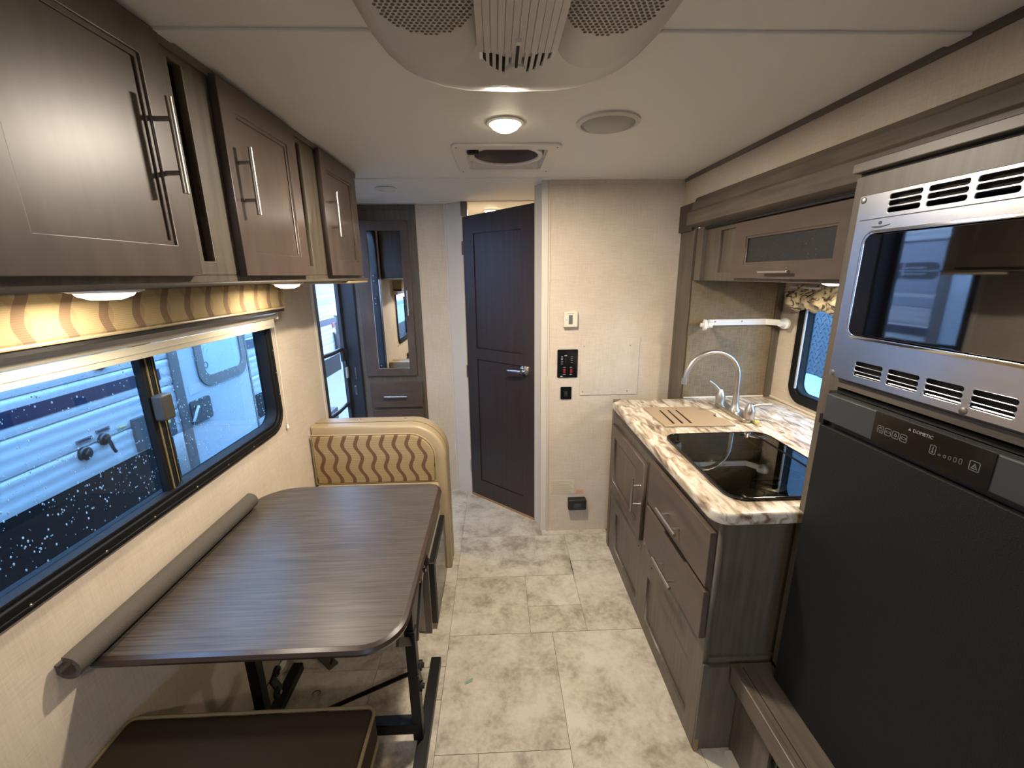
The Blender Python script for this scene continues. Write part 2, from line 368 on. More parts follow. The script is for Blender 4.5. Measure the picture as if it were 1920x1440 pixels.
# ------------------------------------------------------------------ walls
WY0, WY1, WZ0, WZ1 = .56, 1.70, .905, 1.41      # dinette window
DY0, DY1 = 2.19, 2.775                            # entry door
wl = MB()
wl.poly([(-1.9, 0), (2.165, 0), (2.165, ZC+.02), (-1.9, ZC+.02)], [rr(WY0+.02, WY1-.02, WZ0+.02, WZ1-.02, .06)], 'yz', XL-.045, XL)
wl.box(XL-.045, XL, 2.165, 2.85, 1.86, ZC+.02)
o = wl.build('wall_left', m_wall, None); struct(o, 'beige linen-textured wall with the dinette window and the entry door')
o = box('wall_right', m_wall, None, XR, XR+.04, -1.9, 2.25, 1.745, ZC+.02); struct(o, 'beige wall strip above the kitchen slide-out')
o = box('wall_right_near', m_wall, None, XR, XR+.04, -1.9, -.02, 0, 1.745); struct(o, 'beige right wall beside the camera')
o = box('wall_right_far', m_wall, None, XR+.002, XR+.04, 2.135, 2.25, 0, 1.745); struct(o, 'short wall return behind the slide-out end')
o = box('wall_partition', m_wall, None, .268, XR, 2.232, 2.262, 0, ZC); struct(o, 'beige partition wall carrying the thermostat and control panels')
o = box('wall_rear', m_wall, None, -.95, -.29, 2.80, 2.83, 0, ZC); struct(o, 'narrow beige wall between the wardrobe and the dark door')
MB().box(-.486, -.296, 2.782, 2.80, 0, ZC-.02).build('wall_facing', m_wall, o)
o = MB().poly([(-.95, 0), (1.45, 0), (1.45, ZC), (-.95, ZC)], [rr(-.30, .34, 1.10, 1.42, .06)], 'xz', -1.93, -1.9).build('wall_front', m_wall, None)
w3 = MB().poly(rr(-.34, .38, 1.06, 1.46, .08), [rr(-.29, .33, 1.11, 1.41, .06)], 'xz', -1.9, -1.888).build('window_fill', m_dark, None); struct(w3, 'added front window behind the camera for fill daylight')  # unseen window, added with its wall opening to let in bluish fill daylight
struct(o, 'beige wall behind the camera')
bw = MB().box(.27, .30, 2.262, 4.0, 0, ZC).box(-.95, 1.0, 3.9, 3.93, 0, ZC).box(-.335, -.305, 2.80, 3.93, 0, ZC)
o = bw.build('wall_bathroom', m_wall, None); struct(o, 'yellow-lit wall inside the washroom seen above the dark door')
# slide-out shell
SX = 1.412
ss = MB().poly([(-.05, 0), (2.13, 0), (2.13, 1.74), (-.05, 1.74)], [rr(1.28, 1.90, .90, 1.37, .07)], 'yz', SX, SX+.04)
o = ss.build('wall_slide', m_wall, None); struct(o, 'beige back wall of the kitchen slide-out with its window')
o = MB().box(XR+.041, SX+.04, -.05, 2.13, 1.70, 1.74).build('ceiling_slide', m_wall, None); struct(o, 'underside of the slide-out roof')
o = MB().box(.95, SX, 2.073, 2.13, 0, 1.70).build('wall_slide_end', m_wood, None); struct(o, 'brown end wall of the slide-out')

o = box('wall_slide_near', m_wall, None, XR+.041, SX, -.05, -.02, 0, 1.70); struct(o, 'near end wall of the slide-out behind the tower')

# ceiling
cl = MB().poly([(-.95, -1.93), (1.0, -1.93), (1.0, 2.2), (-.95, 2.2)], [rr(-.105, .205, 1.69, 2.0, .012)], 'xy', ZC, ZC+.03)
o = cl.build('ceiling', m_ceil, None); struct(o, 'off-white textured ceiling')
zt = 1.922
cb = MB(); bm = cb.bm
vs = [bm.verts.new(p) for p in ((-.95, 2.2, ZC), (1.0, 2.2, ZC), (1.0, 2.8, zt), (-.95, 2.8, zt), (-.95, 4.0, zt), (1.0, 4.0, zt), (-.95, 2.2, ZC+.03), (1, 2.2, ZC+.03), (1, 4, ZC+.03), (-.95, 4, ZC+.03))]
bm.faces.new((vs[0], vs[1], vs[2], vs[3])); bm.faces.new((vs[3], vs[2], vs[5], vs[4])); bm.faces.new((vs[6], vs[7], vs[8], vs[9]))
o = cb.build('ceiling_rear', m_ceil, None); struct(o, 'off-white ceiling panel above the entry')
def trim(n, m, lab, *b, bevel=.001): o = box('trim_%d' % n, m, None, *b, bevel=bevel); struct(o, lab)
trim(1, m_ceil, 'flat ceiling seam strip across the room near the air conditioner', XL, XR-.008, .935, .982, ZC-.006, ZC+.001, bevel=.0025)
trim(2, m_ceil, 'ceiling seam strip along the partition', XL, XR, 2.19, 2.231, ZC-.004, ZC+.001)
trim(3, m_woodh, 'brown trim between ceiling and right wall', XR-.009, XR, -1.9, 2.231, ZC-.017, ZC)
trim(4, m_wall, 'linen strip along the top of the partition', .27, XR-.01, 2.227, 2.232, ZC-.026, ZC-.004, bevel=0)
trim(5, m_wall, 'linen corner strip on the partition', .268, .278, 2.226, 2.232, 0, ZC-.01)
trim(6, m_trimw, 'pale corner post edge beside the dark door', .235, .268, 2.240, 2.262, 0, ZC)
trim(7, m_trimw, 'pale vertical strip at the entry door opening', XL, XL+.006, 2.128, 2.15, 0, 1.86)
trim(8, m_ceil, 'seam strip on the rear ceiling', XL, .25, 2.70, 2.712, 1.921, 1.928)

# washroom door and jambs
th = math.atan2(2.352-2.712, .212+.196)   # door direction
dvec = Vector((math.cos(th), math.sin(th), 0)); nvec = Vector((math.sin(th), -math.cos(th), 0))
def diag(mb_pts, p0): pass
def obb(mb, p, L, t, z0, z1, d=dvec, off=0):
    """box starting at p running L along d, thickness t behind the face"""
    n = Vector((d.y, -d.x, 0)); a = Vector((p[0], p[1], 0))+n*off; q = [a, a+d*L, a+d*L-n*t, a-n*t]
    v = [mb.bm.verts.new((w.x, w.y, z)) for z in (z0, z1) for w in q]
    for f in ((0, 1, 2, 3), (7, 6, 5, 4), (0, 4, 5, 1), (1, 5, 6, 2), (2, 6, 7, 3), (3, 7, 4, 0)): mb.bm.faces.new([v[i] for i in f])
    return mb
jl = Vector((-.314, 2.785, 0)); dj = (Vector((-.2, 2.716, 0))-jl).normalized()
m = MB(); obb(m, jl, .131, .035, 0, ZC-.024, dj)
o = m.build('trim_9', m_trimw, None, .001); struct(o, 'white left jamb of the dark washroom door')
m = MB(); obb(m, jl+dj*.004, .012, .03, 0, ZC-.025, dj, .004)
o = m.build('trim_10', m_trimw, None, .001); struct(o, 'slim bead on the white left jamb')
m = MB().box(-.203, -.163, 2.70, 2.75, 1.845, ZC-.024)
o = m.build('trim_11', m_wood, None); struct(o, 'brown jamb end above the hinge side of the dark door')
rj = Vector((.208, 2.353, 0)); drj = (Vector((.262, 2.252, 0))-rj).normalized()
m = MB(); obb(m, rj, .095, .03, 0, ZC-.005, drj)
o = m.build('trim_12', m_trimw, None, .001); struct(o, 'white right jamb of the dark washroom door')
zd = 1.845
dt = thing('door_2', 'dark espresso two-panel washroom door with a chrome lever, shut under an open gap', None, (-.198, 2.712, 0), kind='structure')
L = (Vector((.207, 2.356, 0))-Vector((-.196, 2.712, 0))).length
def on_door(s, z, w=0): p = Vector((-.196, 2.712, 0))+dvec*s+nvec*w; return (p.x, p.y, z)
def zt_(s): return 1.838+.022*s/L
m = MB(); bm = m.bm
def dpiece(m, s0, s1, z0, z1, w0, w1, za=None, zb=None):
    za = z1 if za is None else za; zb = z1 if zb is None else zb
    q = [on_door(s0, z0, w1), on_door(s1, z0, w1), on_door(s1, zb, w1), on_door(s0, za, w1), on_door(s0, z0, w0), on_door(s1, z0, w0), on_door(s1, zb, w0), on_door(s0, za, w0)]
    v = [m.bm.verts.new(c) for c in q]
    for f in ((0, 1, 2, 3), (7, 6, 5, 4), (0, 4, 5, 1), (1, 5, 6, 2), (2, 6, 7, 3), (3, 7, 4, 0)): m.bm.faces.new([v[i] for i in f])
dpiece(m, 0, L, .012, 1.838, -.03, -.012, 1.838, 1.86)
dpiece(m, 0, .085, .012, 1.838, -.013, 0, 1.838, zt_(.085)); dpiece(m, L-.085, L, .012, 1.838, -.013, 0, zt_(L-.085), 1.86)
dpiece(m, .085, L-.085, 1.74, 1.84, -.013, 0, zt_(.085), zt_(L-.085)); dpiece(m, .085, L-.085, .98, 1.05, -.013, 0); dpiece(m, .085, L-.085, .012, .13, -.013, 0)
m.build('door_leaf', m_esp, dt)
m = MB(); dpiece(m, .09, L-.09, .135, .975, -.012, -.006); dpiece(m, .09, L-.09, 1.055, 1.735, -.012, -.006)
m.build('door_panel', m_esp, dt)
hc = Vector(on_door(L-.065, .955)); 
hm = MB().lathe([(0, .022), (.014, .022), (.016, .012), (.032, .010), (.034, 0)], hc, nvec, 24)
p2 = hc+nvec*.04
hm.tube([hc+nvec*.01, p2], .009, 12).tube([p2, p2-dvec*.03, p2-dvec*.10+Vector((0, 0, -.004))], [.011, .009, .006], 12)
hm.build('handle', m_chrome, dt, smooth=True)
for z in (.18, .85, 1.62):
    m = MB(); m.tube([on_door(-.004, z, .004), on_door(-.004, z+.08, .004)], .005, 8); m.build('hinge', m_chrome, dt, smooth=True)
# threshold
m = MB(); dpiece(m, 0, L, 0, .012, -.03, .006); o = m.build('trim_13', plain('tan_threshold', rgb(150, 118, 78), .6), None); struct(o, 'tan threshold strip under the dark door')

# ------------------------------------------------------------------ entry door opening, screen door
g = MB()
g.poly([(DY0-.045, 0), (DY0, 0), (DY0, 1.62)] + [(DY0+.10-.10*math.cos(a), 1.72+.10*math.sin(a)) for a in [k*PI/2/6 for k in range(7)]] +
       [(DY1-.10+.10*math.sin(a), 1.72+.10*math.cos(a)) for a in [k*PI/2/6 for k in range(7)]] + [(DY1, 0), (DY1+.02, 0), (DY1+.02, 1.87), (DY0-.045, 1.87)], [], 'yz', XL-.006, XL+.004)
d1 = g.build('door_1', m_jamb, None, loc=(XL, 2.45, 0)); struct(d1, 'black-framed entry doorway with rounded top corners')
m = MB().box(XL-.075, XL-.006, DY0-.03, DY0, 0, 1.86).box(XL-.112, XL-.006, DY1, DY1+.03, 0, 1.86).box(XL-.075, XL-.006, DY0, DY1, 1.82, 1.86)
m.build('door_jamb', m_jamb, d1)
m = MB().box(XL-.045, XL-.035, DY1-.008, DY1, .84, .92).box(XL-.06, XL-.045, DY1-.004, DY1, .73, .79)
m.build('strike_plate', m_chrome, d1, .001)
for z in (.75, 1.28, 1.45):
    m = MB().box(XL-.06, XL-.012, DY0, DY0+.004, z, z+.07); h = m.build('hinge', m_blackp, d1, .001)
    for dz in (.015, .055): MB().lathe([(0, .001), (.005, .001), (.006, -.001)], (XL-.03, DY0+.0045, z+dz), (0, 1, 0), 8).build('screw', m_mark, h)
sd = thing('screen_door', 'black-framed screen door with a curved push bar across the entry', 'door', (XL-.08, 2.48, 0))
f = MB().poly([(DY0, .02), (DY1, .02), (DY1, 1.80), (DY0, 1.80)], [rr(DY0+.022, DY1-.045, .08, 1.76, .05)], 'yz', XL-.105, XL-.083)
f.build('door_frame', m_jamb, sd, .001)
for z in (1.06, .70):
    pts = [(XL-.09, DY0+.01, z+.01), (XL-.075, DY0+.08, z+.01), (XL-.07, DY0+.30, z), (XL-.075, DY1-.12, z), (XL-.085, DY1-.07, z-.012), (XL-.09, DY1-.05, z-.05)]
    MB().tube(pts, .012, 10).build('push_bar', m_jamb, sd, smooth=True)
m_mesh = bpy.data.materials.new('insect_screen'); m_mesh.use_nodes = True; _t = m_mesh.node_tree; _t.nodes.clear()
_o = _t.nodes.new('ShaderNodeOutputMaterial'); _m = _t.nodes.new('ShaderNodeMixShader'); _a = _t.nodes.new('ShaderNodeBsdfTransparent'); _d = _t.nodes.new('ShaderNodeBsdfDiffuse')
_d.inputs[0].default_value = rgb(70, 76, 84); _m.inputs[0].default_value = .42
_t.links.new(_a.outputs[0], _m.inputs[1]); _t.links.new(_d.outputs[0], _m.inputs[2]); _t.links.new(_m.outputs[0], _o.inputs[0])
MB().poly(rr(DY0+.02, DY1-.048, .078, 1.762, .05), [], 'yz', XL-.096, XL-.0955).build('insect_screen', m_mesh, sd)
box('latch', m_mark, sd, XL-.083, XL-.072, DY1-.07, DY1-.045, .86, .93, bevel=.002)
box('latch_housing', m_jamb, sd, XL-.083, XL-.065, DY1-.13, DY1-.05, .98, 1.05, bevel=.006)

# ------------------------------------------------------------------ dinette window
w1 = MB().poly(rr(WY0, WY1, WZ0-.012, WZ1, .085, 10), [rr(WY0+.032, WY1-.032, WZ0+.02, WZ1-.03, .06, 10)], 'yz', XL, XL+.012, .004, 2).build('window_1', m_wframe, None, smooth=True)
struct(w1, 'black-framed tinted sliding window beside the dinette')
MB().poly(rr(WY0+.028, WY1-.028, WZ0+.016, WZ1-.026, .062, 10), [rr(WY0+.040, WY1-.042, WZ0+.03, WZ1-.04, .055, 10)], 'yz', XL-.04, XL+.006, .002, 1).build('window_frame', m_wframe, w1, smooth=True)
MB().poly(rr(WY0+.010, WY1-.010, WZ0-.002, WZ1-.01, .078, 10), [rr(WY0+.013, WY1-.013, WZ0+.001, WZ1-.013, .076, 10)], 'yz', XL+.011, XL+.0135).build('frame_bead', m_blackp, w1)
MB().poly(rr(1.135, WY1-.042, WZ0+.03, WZ1-.04, [.055, 0, 0, .055]), [], 'yz', XL-.034, XL-.031).build('pane', m_wglass, w1)
MB().poly(rr(WY0+.040, 1.12, WZ0+.03, WZ1-.04, [0, .055, .055, 0]), [], 'yz', XL-.022, XL-.019).build('pane', m_wglass, w1)
MB().box(XL-.026, XL-.004, 1.083, 1.118, WZ0+.022, WZ1-.035).box(XL-.040, XL-.018, 1.118, 1.150, WZ0+.022, WZ1-.035).build('mullion', m_wframe, w1, .003)
MB().box(XL-.006, XL-.001, 1.098, 1.101, WZ0+.03, WZ1-.04).box(XL-.02, XL-.016, 1.136, 1.139, WZ0+.03, WZ1-.04).build('mullion_seal', m_pipe, w1)
MB().box(XL-.004, XL+.026, 1.088, 1.128, 1.135, 1.205).build('window_latch', plain('dark_grey_latch', rgb(52, 52, 50), .45), w1, .006, seg=3)
MB().box(XL-.02, XL+.004, WY0+.05, WY1-.06, WZ0+.020, WZ0+.0235).box(XL-.02, XL+.0, WY0+.05, WY1-.06, WZ0+.026, WZ0+.028).build('sliding_track', m_fridget, w1)
for y in (.70, .86, 1.0, 1.16, 1.31, 1.46): screw(w1, (XL+.0135, y, WZ0+.001), (1, 0, 0), .0035)
for z in (1.04, 1.13, 1.22, 1.31): screw(w1, (XL+.0135, WY1-.012, z), (1, 0, 0), .0035)
# rain drops on the outside of the glass
dm = bmesh.new()
for k in range(1500):
    y = random.uniform(WY0+.05, WY1-.05); z = random.triangular(WZ0+.04, WZ1-.05, WZ0+.1) if random.random() < .5 else random.uniform(WZ0+.04, WZ1-.05)
    if abs(y-1.13) < .02: continue
    r = random.choice((.0010, .0012, .0015, .0019, .0025)); x = XL-.0225 if y < 1.12 else XL-.0345
    q = bmesh.ops.create_icosphere(dm, subdivisions=1, radius=r)['verts']; st = random.uniform(1, 1.5)
    for v in q: v.co = Vector((v.co.x*.35+x, v.co.y*.8+y, v.co.z*st+z))
me = bpy.data.meshes.new('rain_drops'); dm.to_mesh(me); dm.free()
for p in me.polygons: p.use_smooth = True
o = link('rain_drops', me, m_drop, w1); o['kind'] = 'stuff'
# valance, shade rail, cord
va = thing('window_valance', 'padded tan valance with brown wave stripes above the dinette window', 'valance', (-.86, 1.1, 1.39))
MB().poly([(XL, 1.385), (-.845, 1.385), (-.832, 1.392), (-.828, 1.44), (-.832, 1.478), (XL, 1.483)], [], 'xz', .4, 1.715).build('valance_cover', m_val, va, .004)
MB().tube([(-.833, .4, 1.387), (-.833, 1.715, 1.387)], .004, 8).build('piping', m_vinyl, va, smooth=True)
MB().box(XL, -.835, .4, 1.71, 1.3725, 1.384).build('valance_board', m_dark, va)
sr = thing('shade_rail', 'cream aluminium blind headrail under the striped valance', 'window blind', (-.88, 1.1, 1.34))
MB().poly([(XL+.012, 1.345), (-.872, 1.345), (-.868, 1.35), (-.868, 1.368), (-.873, 1.372), (XL+.012, 1.372)], [], 'xz', .45, 1.715).build('headrail', m_cream, sr, .001)
MB().box(-.874, -.870, .45, 1.69, 1.312, 1.344).build('folded_shade', m_cream, sr, .001)
MB().box(-.870, -.8675, .45, 1.70, 1.356, 1.359).box(-.871, -.8685, .45, 1.69, 1.326, 1.3275).build('rail_groove', m_trimw, sr)
MB().box(XL, -.866, 1.715, 1.722, 1.34, 1.374).build('end_cap', m_cream, sr, .001)
pc = sr
MB().tube([(-.893, 1.732, 1.345), (-.896, 1.728, 1.1), (-.897, 1.722, .90)], .0012, 6).build('cord', m_white, pc)
MB().lathe([(0, .018), (.003, .016), (.006, 0), (0, 0)], (-.897, 1.722, .882), (0, 0, 1), 10).build('cord_tassel', m_white, pc)

# ------------------------------------------------------------------ overhead cabinet, left
oc = thing('overhead_cabinet', 'long grey-brown overhead cabinet with stained doors above the dinette', 'cabinet', (-.76, 1.2, 1.49))
FX = -.625; CY0, CY1 = .10, 2.085
b = MB()
b.box(XL, FX, CY0, CY1, 1.493, 1.508); b.box(XL, FX-.01, CY1-.015, CY1, 1.508, ZC); b.box(XL, FX-.01, CY0, CY0+.015, 1.508, ZC)
b.box(XL, XL+.01, CY0, CY1, 1.508, ZC); b.box(XL, FX-.01, CY0, CY1, 1.935, 1.945)
b.build('cabinet_body', m_wood, oc)
holes = [[(a, 1.536), (b_, 1.536), (b_, 1.915), (a, 1.915)] for a, b_ in ((.15, .52), (.967, 1.005), (1.50, 1.533), (1.10, 1.44), (1.66, 2.0), (.6, .88))]
MB().poly([(CY0, 1.506), (CY1, 1.506), (CY1, ZC-.001), (CY0, ZC-.001)], holes, 'yz', FX-.018, FX, .001, 1).build('face_frame', m_wood, oc)
for a in (1.03, 1.61): MB().box(FX-.2, FX-.02, a, a+.012, 1.508, 1.935).build('divider', m_wood, oc)
MB().box(FX-.001, FX+.006, CY0, CY1, ZC-.02, ZC-.002).build('top_moulding', m_woodh, oc, .001)
for (a, b_) in ((.55, .925), (1.085, 1.455), (1.642, 2.018)):
    f = shaker(oc, 'cabinet_door', m_door, 'yz', a, b_, 1.505, 1.934, FX+.001, FX+.02, .057, .008, 1)
for y, i in ((.878, 0), (1.13, 1), (1.69, 2)):
    z0, z1 = ((1.655, 1.815), (1.65, 1.80), (1.645, 1.80))[i]
    bar_handle(oc, (FX+.048, y, z0), (FX+.048, y, z1), (1, 0, 0), .0055, .028, .22)
# bottom lip with rounded far corner
lip = [(XL+.005, CY0), (-.60, CY0), (-.60, 2.06)] + [(-.64+.04*math.cos(t), 2.06+.04*math.sin(t)) for t in [k*PI/2/6 for k in range(7)]] + [(XL+.005, 2.10)]
MB().poly(lip, [], 'xy', 1.484, 1.493, .002, 1).build('bottom_lip', m_woodh, oc)
MB().poly([(XL+.005, 1.80), (-.603, 1.80), (-.603, 2.06)] + [(-.643+.04*math.cos(t), 2.06+.04*math.sin(t)) for t in [k*PI/2/6 for k in range(7)]] + [(XL+.005, 2.10)], [], 'xy', 1.472, 1.484, .004, 2).build('tan_end_lip', m_vinyl, oc)
MB().box(-.66, -.63, 2.085, 2.098, 1.494, ZC-.002).build('end_trim', m_wood, oc, .004)

def puck(name, label, x, y, z, r, h, power, group=None, lit=True, spread=None):
    t = thing(name, label, 'ceiling light' if name == 'ceiling_light' else 'cabinet light', (x, y, z), group)
    MB().lathe([(r*1.22, 0), (r*1.22, -.004), (r*1.03, -.007), (r, 0)], (x, y, z), (0, 0, 1), 32).build('light_rim', m_white, t, smooth=True)
    MB().lathe([(0, -h), (r*.5, -h*.93), (r*.85, -h*.6), (r, -.003), (r, 0)], (x, y, z), (0, 0, 1), 32).build('lamp_lens', m_lamp if lit else m_white, t, smooth=True)
    if lit:
        l = bpy.data.lights.new('bulb', 'AREA'); l.shape = 'DISK'; l.size = r*1.9; l.energy = power; l.color = WARM; l.spread = spread or PI
        lo = bpy.data.objects.new('bulb', l); COL.objects.link(lo); lo.parent = t; lo.location = (0, 0, -h-.003)
    return t
GP = 'puck lights under the cabinets'
puck('cabinet_puck_light', 'lit round puck light under the cabinet nearest the camera', -.71, .81, 1.484, .046, .020, P_UNDER, GP)
puck('cabinet_puck_light', 'lit round puck light under the cabinet at the far end of the valance', -.70, 1.48, 1.484, .042, .02, P_UNDER, GP)
puck('ceiling_light', 'lit round ceiling light between air conditioner and roof vent', .038, 1.44, ZC, .047, .026, P_CEIL, 'round ceiling lights')
puck('ceiling_light', 'small unlit round ceiling light near the entry wardrobe', -.56, 2.39, 1.9395, .045, .008, 0, 'round ceiling lights', lit=False)
puck('ceiling_light', 'added round fill light on the ceiling behind the camera', .04, -.55, ZC, .047, .026, P_CEIL*.45, 'round ceiling lights')  # unseen lamp, added to brighten the ceiling and walls
puck('ceiling_light', 'lit round ceiling light inside the washroom', -.02, 3.05, zt, .047, .026, P_BATH, 'round ceiling lights')

# ------------------------------------------------------------------ wardrobe
wd = thing('wardrobe', 'tall narrow grey-brown wardrobe with mirrored door beside the entry', 'wardrobe', (-.7, 2.8, 0))
MB().box(XL, -.487, 2.785, 2.799, 0, 1.92).build('cabinet_body', m_wood, wd, .001)
MB().box(-.505, -.487, 2.777, 2.786, 0, 1.92).box(XL, -.487, 2.779, 2.786, 1.895, 1.92).build('face_trim', m_wood, wd, .001)
f = MB().poly([(-.868, .855), (-.536, .855), (-.536, 1.83), (-.868, 1.83)], [[(-.79, .905), (-.586, .905), (-.586, 1.772), (-.79, 1.772)]], 'xz', 2.765, 2.785, .0018, 1).build('mirror_door', m_door, wd)
MB().poly([(-.79, .905), (-.586, .905), (-.586, 1.772), (-.79, 1.772)], [], 'xz', 2.774, 2.779).build('mirror', m_mirror, f)
bar_handle(f, (-.562, 2.735, 1.255), (-.562, 2.735, 1.412), (0, -1, 0), .0055, .028, .22)
for z0, z1 in ((.636, .812), (.44, .616)):
    f = MB().box(-.853, -.512, 2.765, 2.785, z0, z1).build('drawer', m_doorx, wd, .002)
    bar_handle(f, (-.763, 2.735, z1-.095), (-.612, 2.735, z1-.095), (0, -1, 0), .0055, .028, .22)

# ------------------------------------------------------------------ far dinette bench
be = thing('dinette_bench', 'tan vinyl dinette bench with wave-striped back cushion at far side of table', 'bench', (-.6, 1.75, 0))
def seat_prof(x0, x1, z0, z1, R): return [(x0, z0), (x1, z0)] + [(x1-R+R*math.cos(t), z1-R+R*math.sin(t)) for t in [k*PI/2/10 for k in range(11)]] + [(x0, z1)]
MB().poly(seat_prof(XL+.004, -.265, .0, .806, .17), [], 'xz', 1.925, 2.07, .014, 3).build('seat_back_shell', m_vinyl, be, smooth=True, ang=60)
MB().poly(seat_prof(XL+.016, -.318, .525, .768, .12), [], 'xz', 1.895, 1.935, .008, 3).build('back_cushion', m_fab, be, smooth=True, ang=50)
pr = seat_prof(XL+.012, -.313, .521, .772, .124)
MB().tube([(a, 1.905, b_) for a, b_ in pr]+[(pr[0][0], 1.905, pr[0][1])], .004, 8).build('piping', m_vinyl, be, smooth=True)
MB().tube([(a, 1.985, b_) for a, b_ in seat_prof(XL+.006, -.265, .03, .807, .17)[1:]], .0022, 6).build('seam', m_pipe, be)
for x in (-.70, -.47): MB().lathe([(0, .004), (.006, .002), (.007, 0)], (x, 2.03, .806), (0, 0, 1), 10).build('button', m_brass, be)
MB().lathe([(0, .004), (.006, .002), (.007, 0)], (-.266, 2.03, .64), (1, 0, 0), 10).build('button', m_brass, be)
MB().box(XL+.006, -.30, 1.52, 1.92, .42, .517).build('seat_cushion', m_vinyl, be, .022, seg=4)
MB().box(XL+.002, -.31, 1.52, 1.925, 0, .42).build('seat_base', m_wall, be, .001)
MB().box(-.335, -.309, 1.508, 1.522, 0, .42).box(XL+.002, -.309, 1.512, 1.521, .38, .42).box(-.32, -.309, 1.51, 1.925, .36, .42).build('base_trim', m_wood, be, .001)
hp = MB().box(-.309, -.285, 1.53, 1.90, .03, .335).build('side_hatch', m_blackp, be, .003)
MB().box(-.285, -.2835, 1.55, 1.88, .05, .315).build('hatch_inset', m_gloss, hp)

# ------------------------------------------------------------------ table
ta = thing('dinette_table', 'dark wood-grain dinette table on folding black steel legs', 'table', (-.57, 1.14, 0))
top = rr(-.90, -.238, .768, 1.512, [.05, .13, .02, .085], 8)
MB().poly(top, [], 'xy', .688, .711, .002, 1).build('tabletop', m_table, ta)
ring = [(a, b_) for a, b_ in top]
c_ = MB()
c_.tube([(a, b_, .6985) for a, b_ in ring]+[(ring[0][0], ring[0][1], .6985)], .0125, 8); c_.build('edge_banding', m_edge, ta, smooth=True)
q = .016
for x in (-.285, -.77):
    MB().box(x-q, x+q, 1.052, 1.084, .03, .46).build('leg', m_black, ta, .002)
    MB().box(x-q*.8, x+q*.8, 1.056, 1.080, .46, .685).build('leg_upper', m_black, ta, .002)
for x in (-.27, -.81): MB().box(x-.019, x+.019, .72, 1.36, 0, .035).build('foot_rail', m_black, ta, .002)
MB().box(-.79, -.285, 1.05, 1.086, .06, .10).build('cross_bar', m_black, ta, .002)
MB().box(-.79, -.27, 1.05, 1.084, .66, .687).build('top_bar', m_black, ta, .002)
for x in (-.30, -.75):
    def flat(a, b_, w=.012, t=.004):
        br = MB(); a, b_ = Vector(a), Vector(b_); d = (b_-a).normalized(); up_ = Vector((1, 0, 0)); sd_ = d.cross(up_).normalized()
        v = [br.bm.verts.new(p+up_*i*t+sd_*j*w) for p in (a, b_) for i, j in ((-1, -1), (1, -1), (1, 1), (-1, 1))]
        for f in ((0, 1, 2, 3), (7, 6, 5, 4), (0, 4, 5, 1), (1, 5, 6, 2), (2, 6, 7, 3), (3, 7, 4, 0)): br.bm.faces.new([v[i] for i in f])
        br.build('folding_link', m_black, ta, .001)
    flat((x+.03, 1.03, .60), (x+.03, 1.22, .55)); flat((x+.032, 1.22, .55), (x+.03, 1.08, .40)); flat((x+.02, 1.06, .42), (x-.0, .98, .50)); flat((x+.03, 1.06, .30), (x+.03, 1.09, .22))
    for p in ((x+.036, 1.215, .55), (x+.036, 1.085, .30), (x+.036, 1.07, .235)):
        MB().lathe([(.016, -.008), (.016, .002), (.008, .003), (.008, .008), (0, .008)], p, (1, 0, 0), 12).build('pivot_bolt', m_black, ta, smooth=True)
        MB().lathe([(.006, 0), (.006, .010), (0, .010)], p, (1, 0, 0), 10).build('bolt_head', m_chrome, ta, smooth=True)
MB().tube([(-.73, 1.12, .03), (-.29, 1.10, .26)], .007, 8).build('strut', m_black, ta, smooth=True)
MB().tube([(-.27, 1.24, .56), (-.27, 1.17, .545)], .010, 12).build('knob_stem', m_chrome, ta, smooth=True)
MB().lathe([(.0, -.006), (.022, -.006), (.022, .008), (.014, .012), (.014, .02), (0, .02)], (-.27, 1.245, .56), (0, .9, .3), 18).build('knob', m_black, ta, smooth=True)
# wall foam roll
an = [math.radians(a) for a in range(-200, 101, 20)]
fr_ = [(-.882+.027*math.cos(t), .742+.027*math.sin(t)) for t in an]; fi = [(-.882+.017*math.cos(t), .742+.017*math.sin(t)) for t in reversed(an)]
m = MB().poly(fr_+fi, [], 'xz', .712, 1.37)
o = m.build('foam_tube', m_foam, None, smooth=True, ang=50); tag(o, 'split grey-brown foam tube lying along the wall edge of the table', 'foam tube')
# strap under the table
sp_ = thing('folded_strap', 'flattened dark strap with a black loop on the floor beneath the table', 'strap', (-.73, 1.42, 0))
MB().box(-.80, -.66, 1.385, 1.425, .001, .012, rot=Matrix.Rotation(math.radians(-38), 3, 'Z')).build('strap', m_foam, sp_, .003)
MB().tube([(-.69, 1.37, .012), (-.675, 1.36, .05), (-.68, 1.375, .09), (-.695, 1.39, .10)], .005, 6).build('loop', m_black, sp_, smooth=True)
fk = thing('plastic_fork', 'white plastic fork leaning at the foot of the left wall under the table', 'fork', (-.885, 1.42, 0))
f = MB().box(-.889, -.881, 1.40, 1.50, .002, .0045)
f.poly([(-.893, 1.40), (-.877, 1.40), (-.872, 1.375), (-.898, 1.375)], [], 'xy', .002, .004)
for k in range(4): f.box(-.897+k*.0065, -.894+k*.0065, 1.335, 1.376, .002, .004)
f.build('fork_body', m_white, fk)
o = MB().poly([(-.15, 1.265), (-.125, 1.275), (-.12, 1.29), (-.13, 1.288), (-.152, 1.272)], [], 'xy', .0005, .002).build('plastic_scrap', plain('pale_green_plastic', rgb(120, 150, 128), .3), None)
tag(o, 'tiny pale green plastic scrap lying on the floor tile', 'scrap')
o = MB().tube([(-.70+.014*math.cos(a*.5), 1.255+.012*math.sin(a*.5), .002) for a in range(0, 9)], .0012, 6).build('red_thread', m_red, None)
tag(o, 'small curl of red thread on the floor under the table', 'thread')

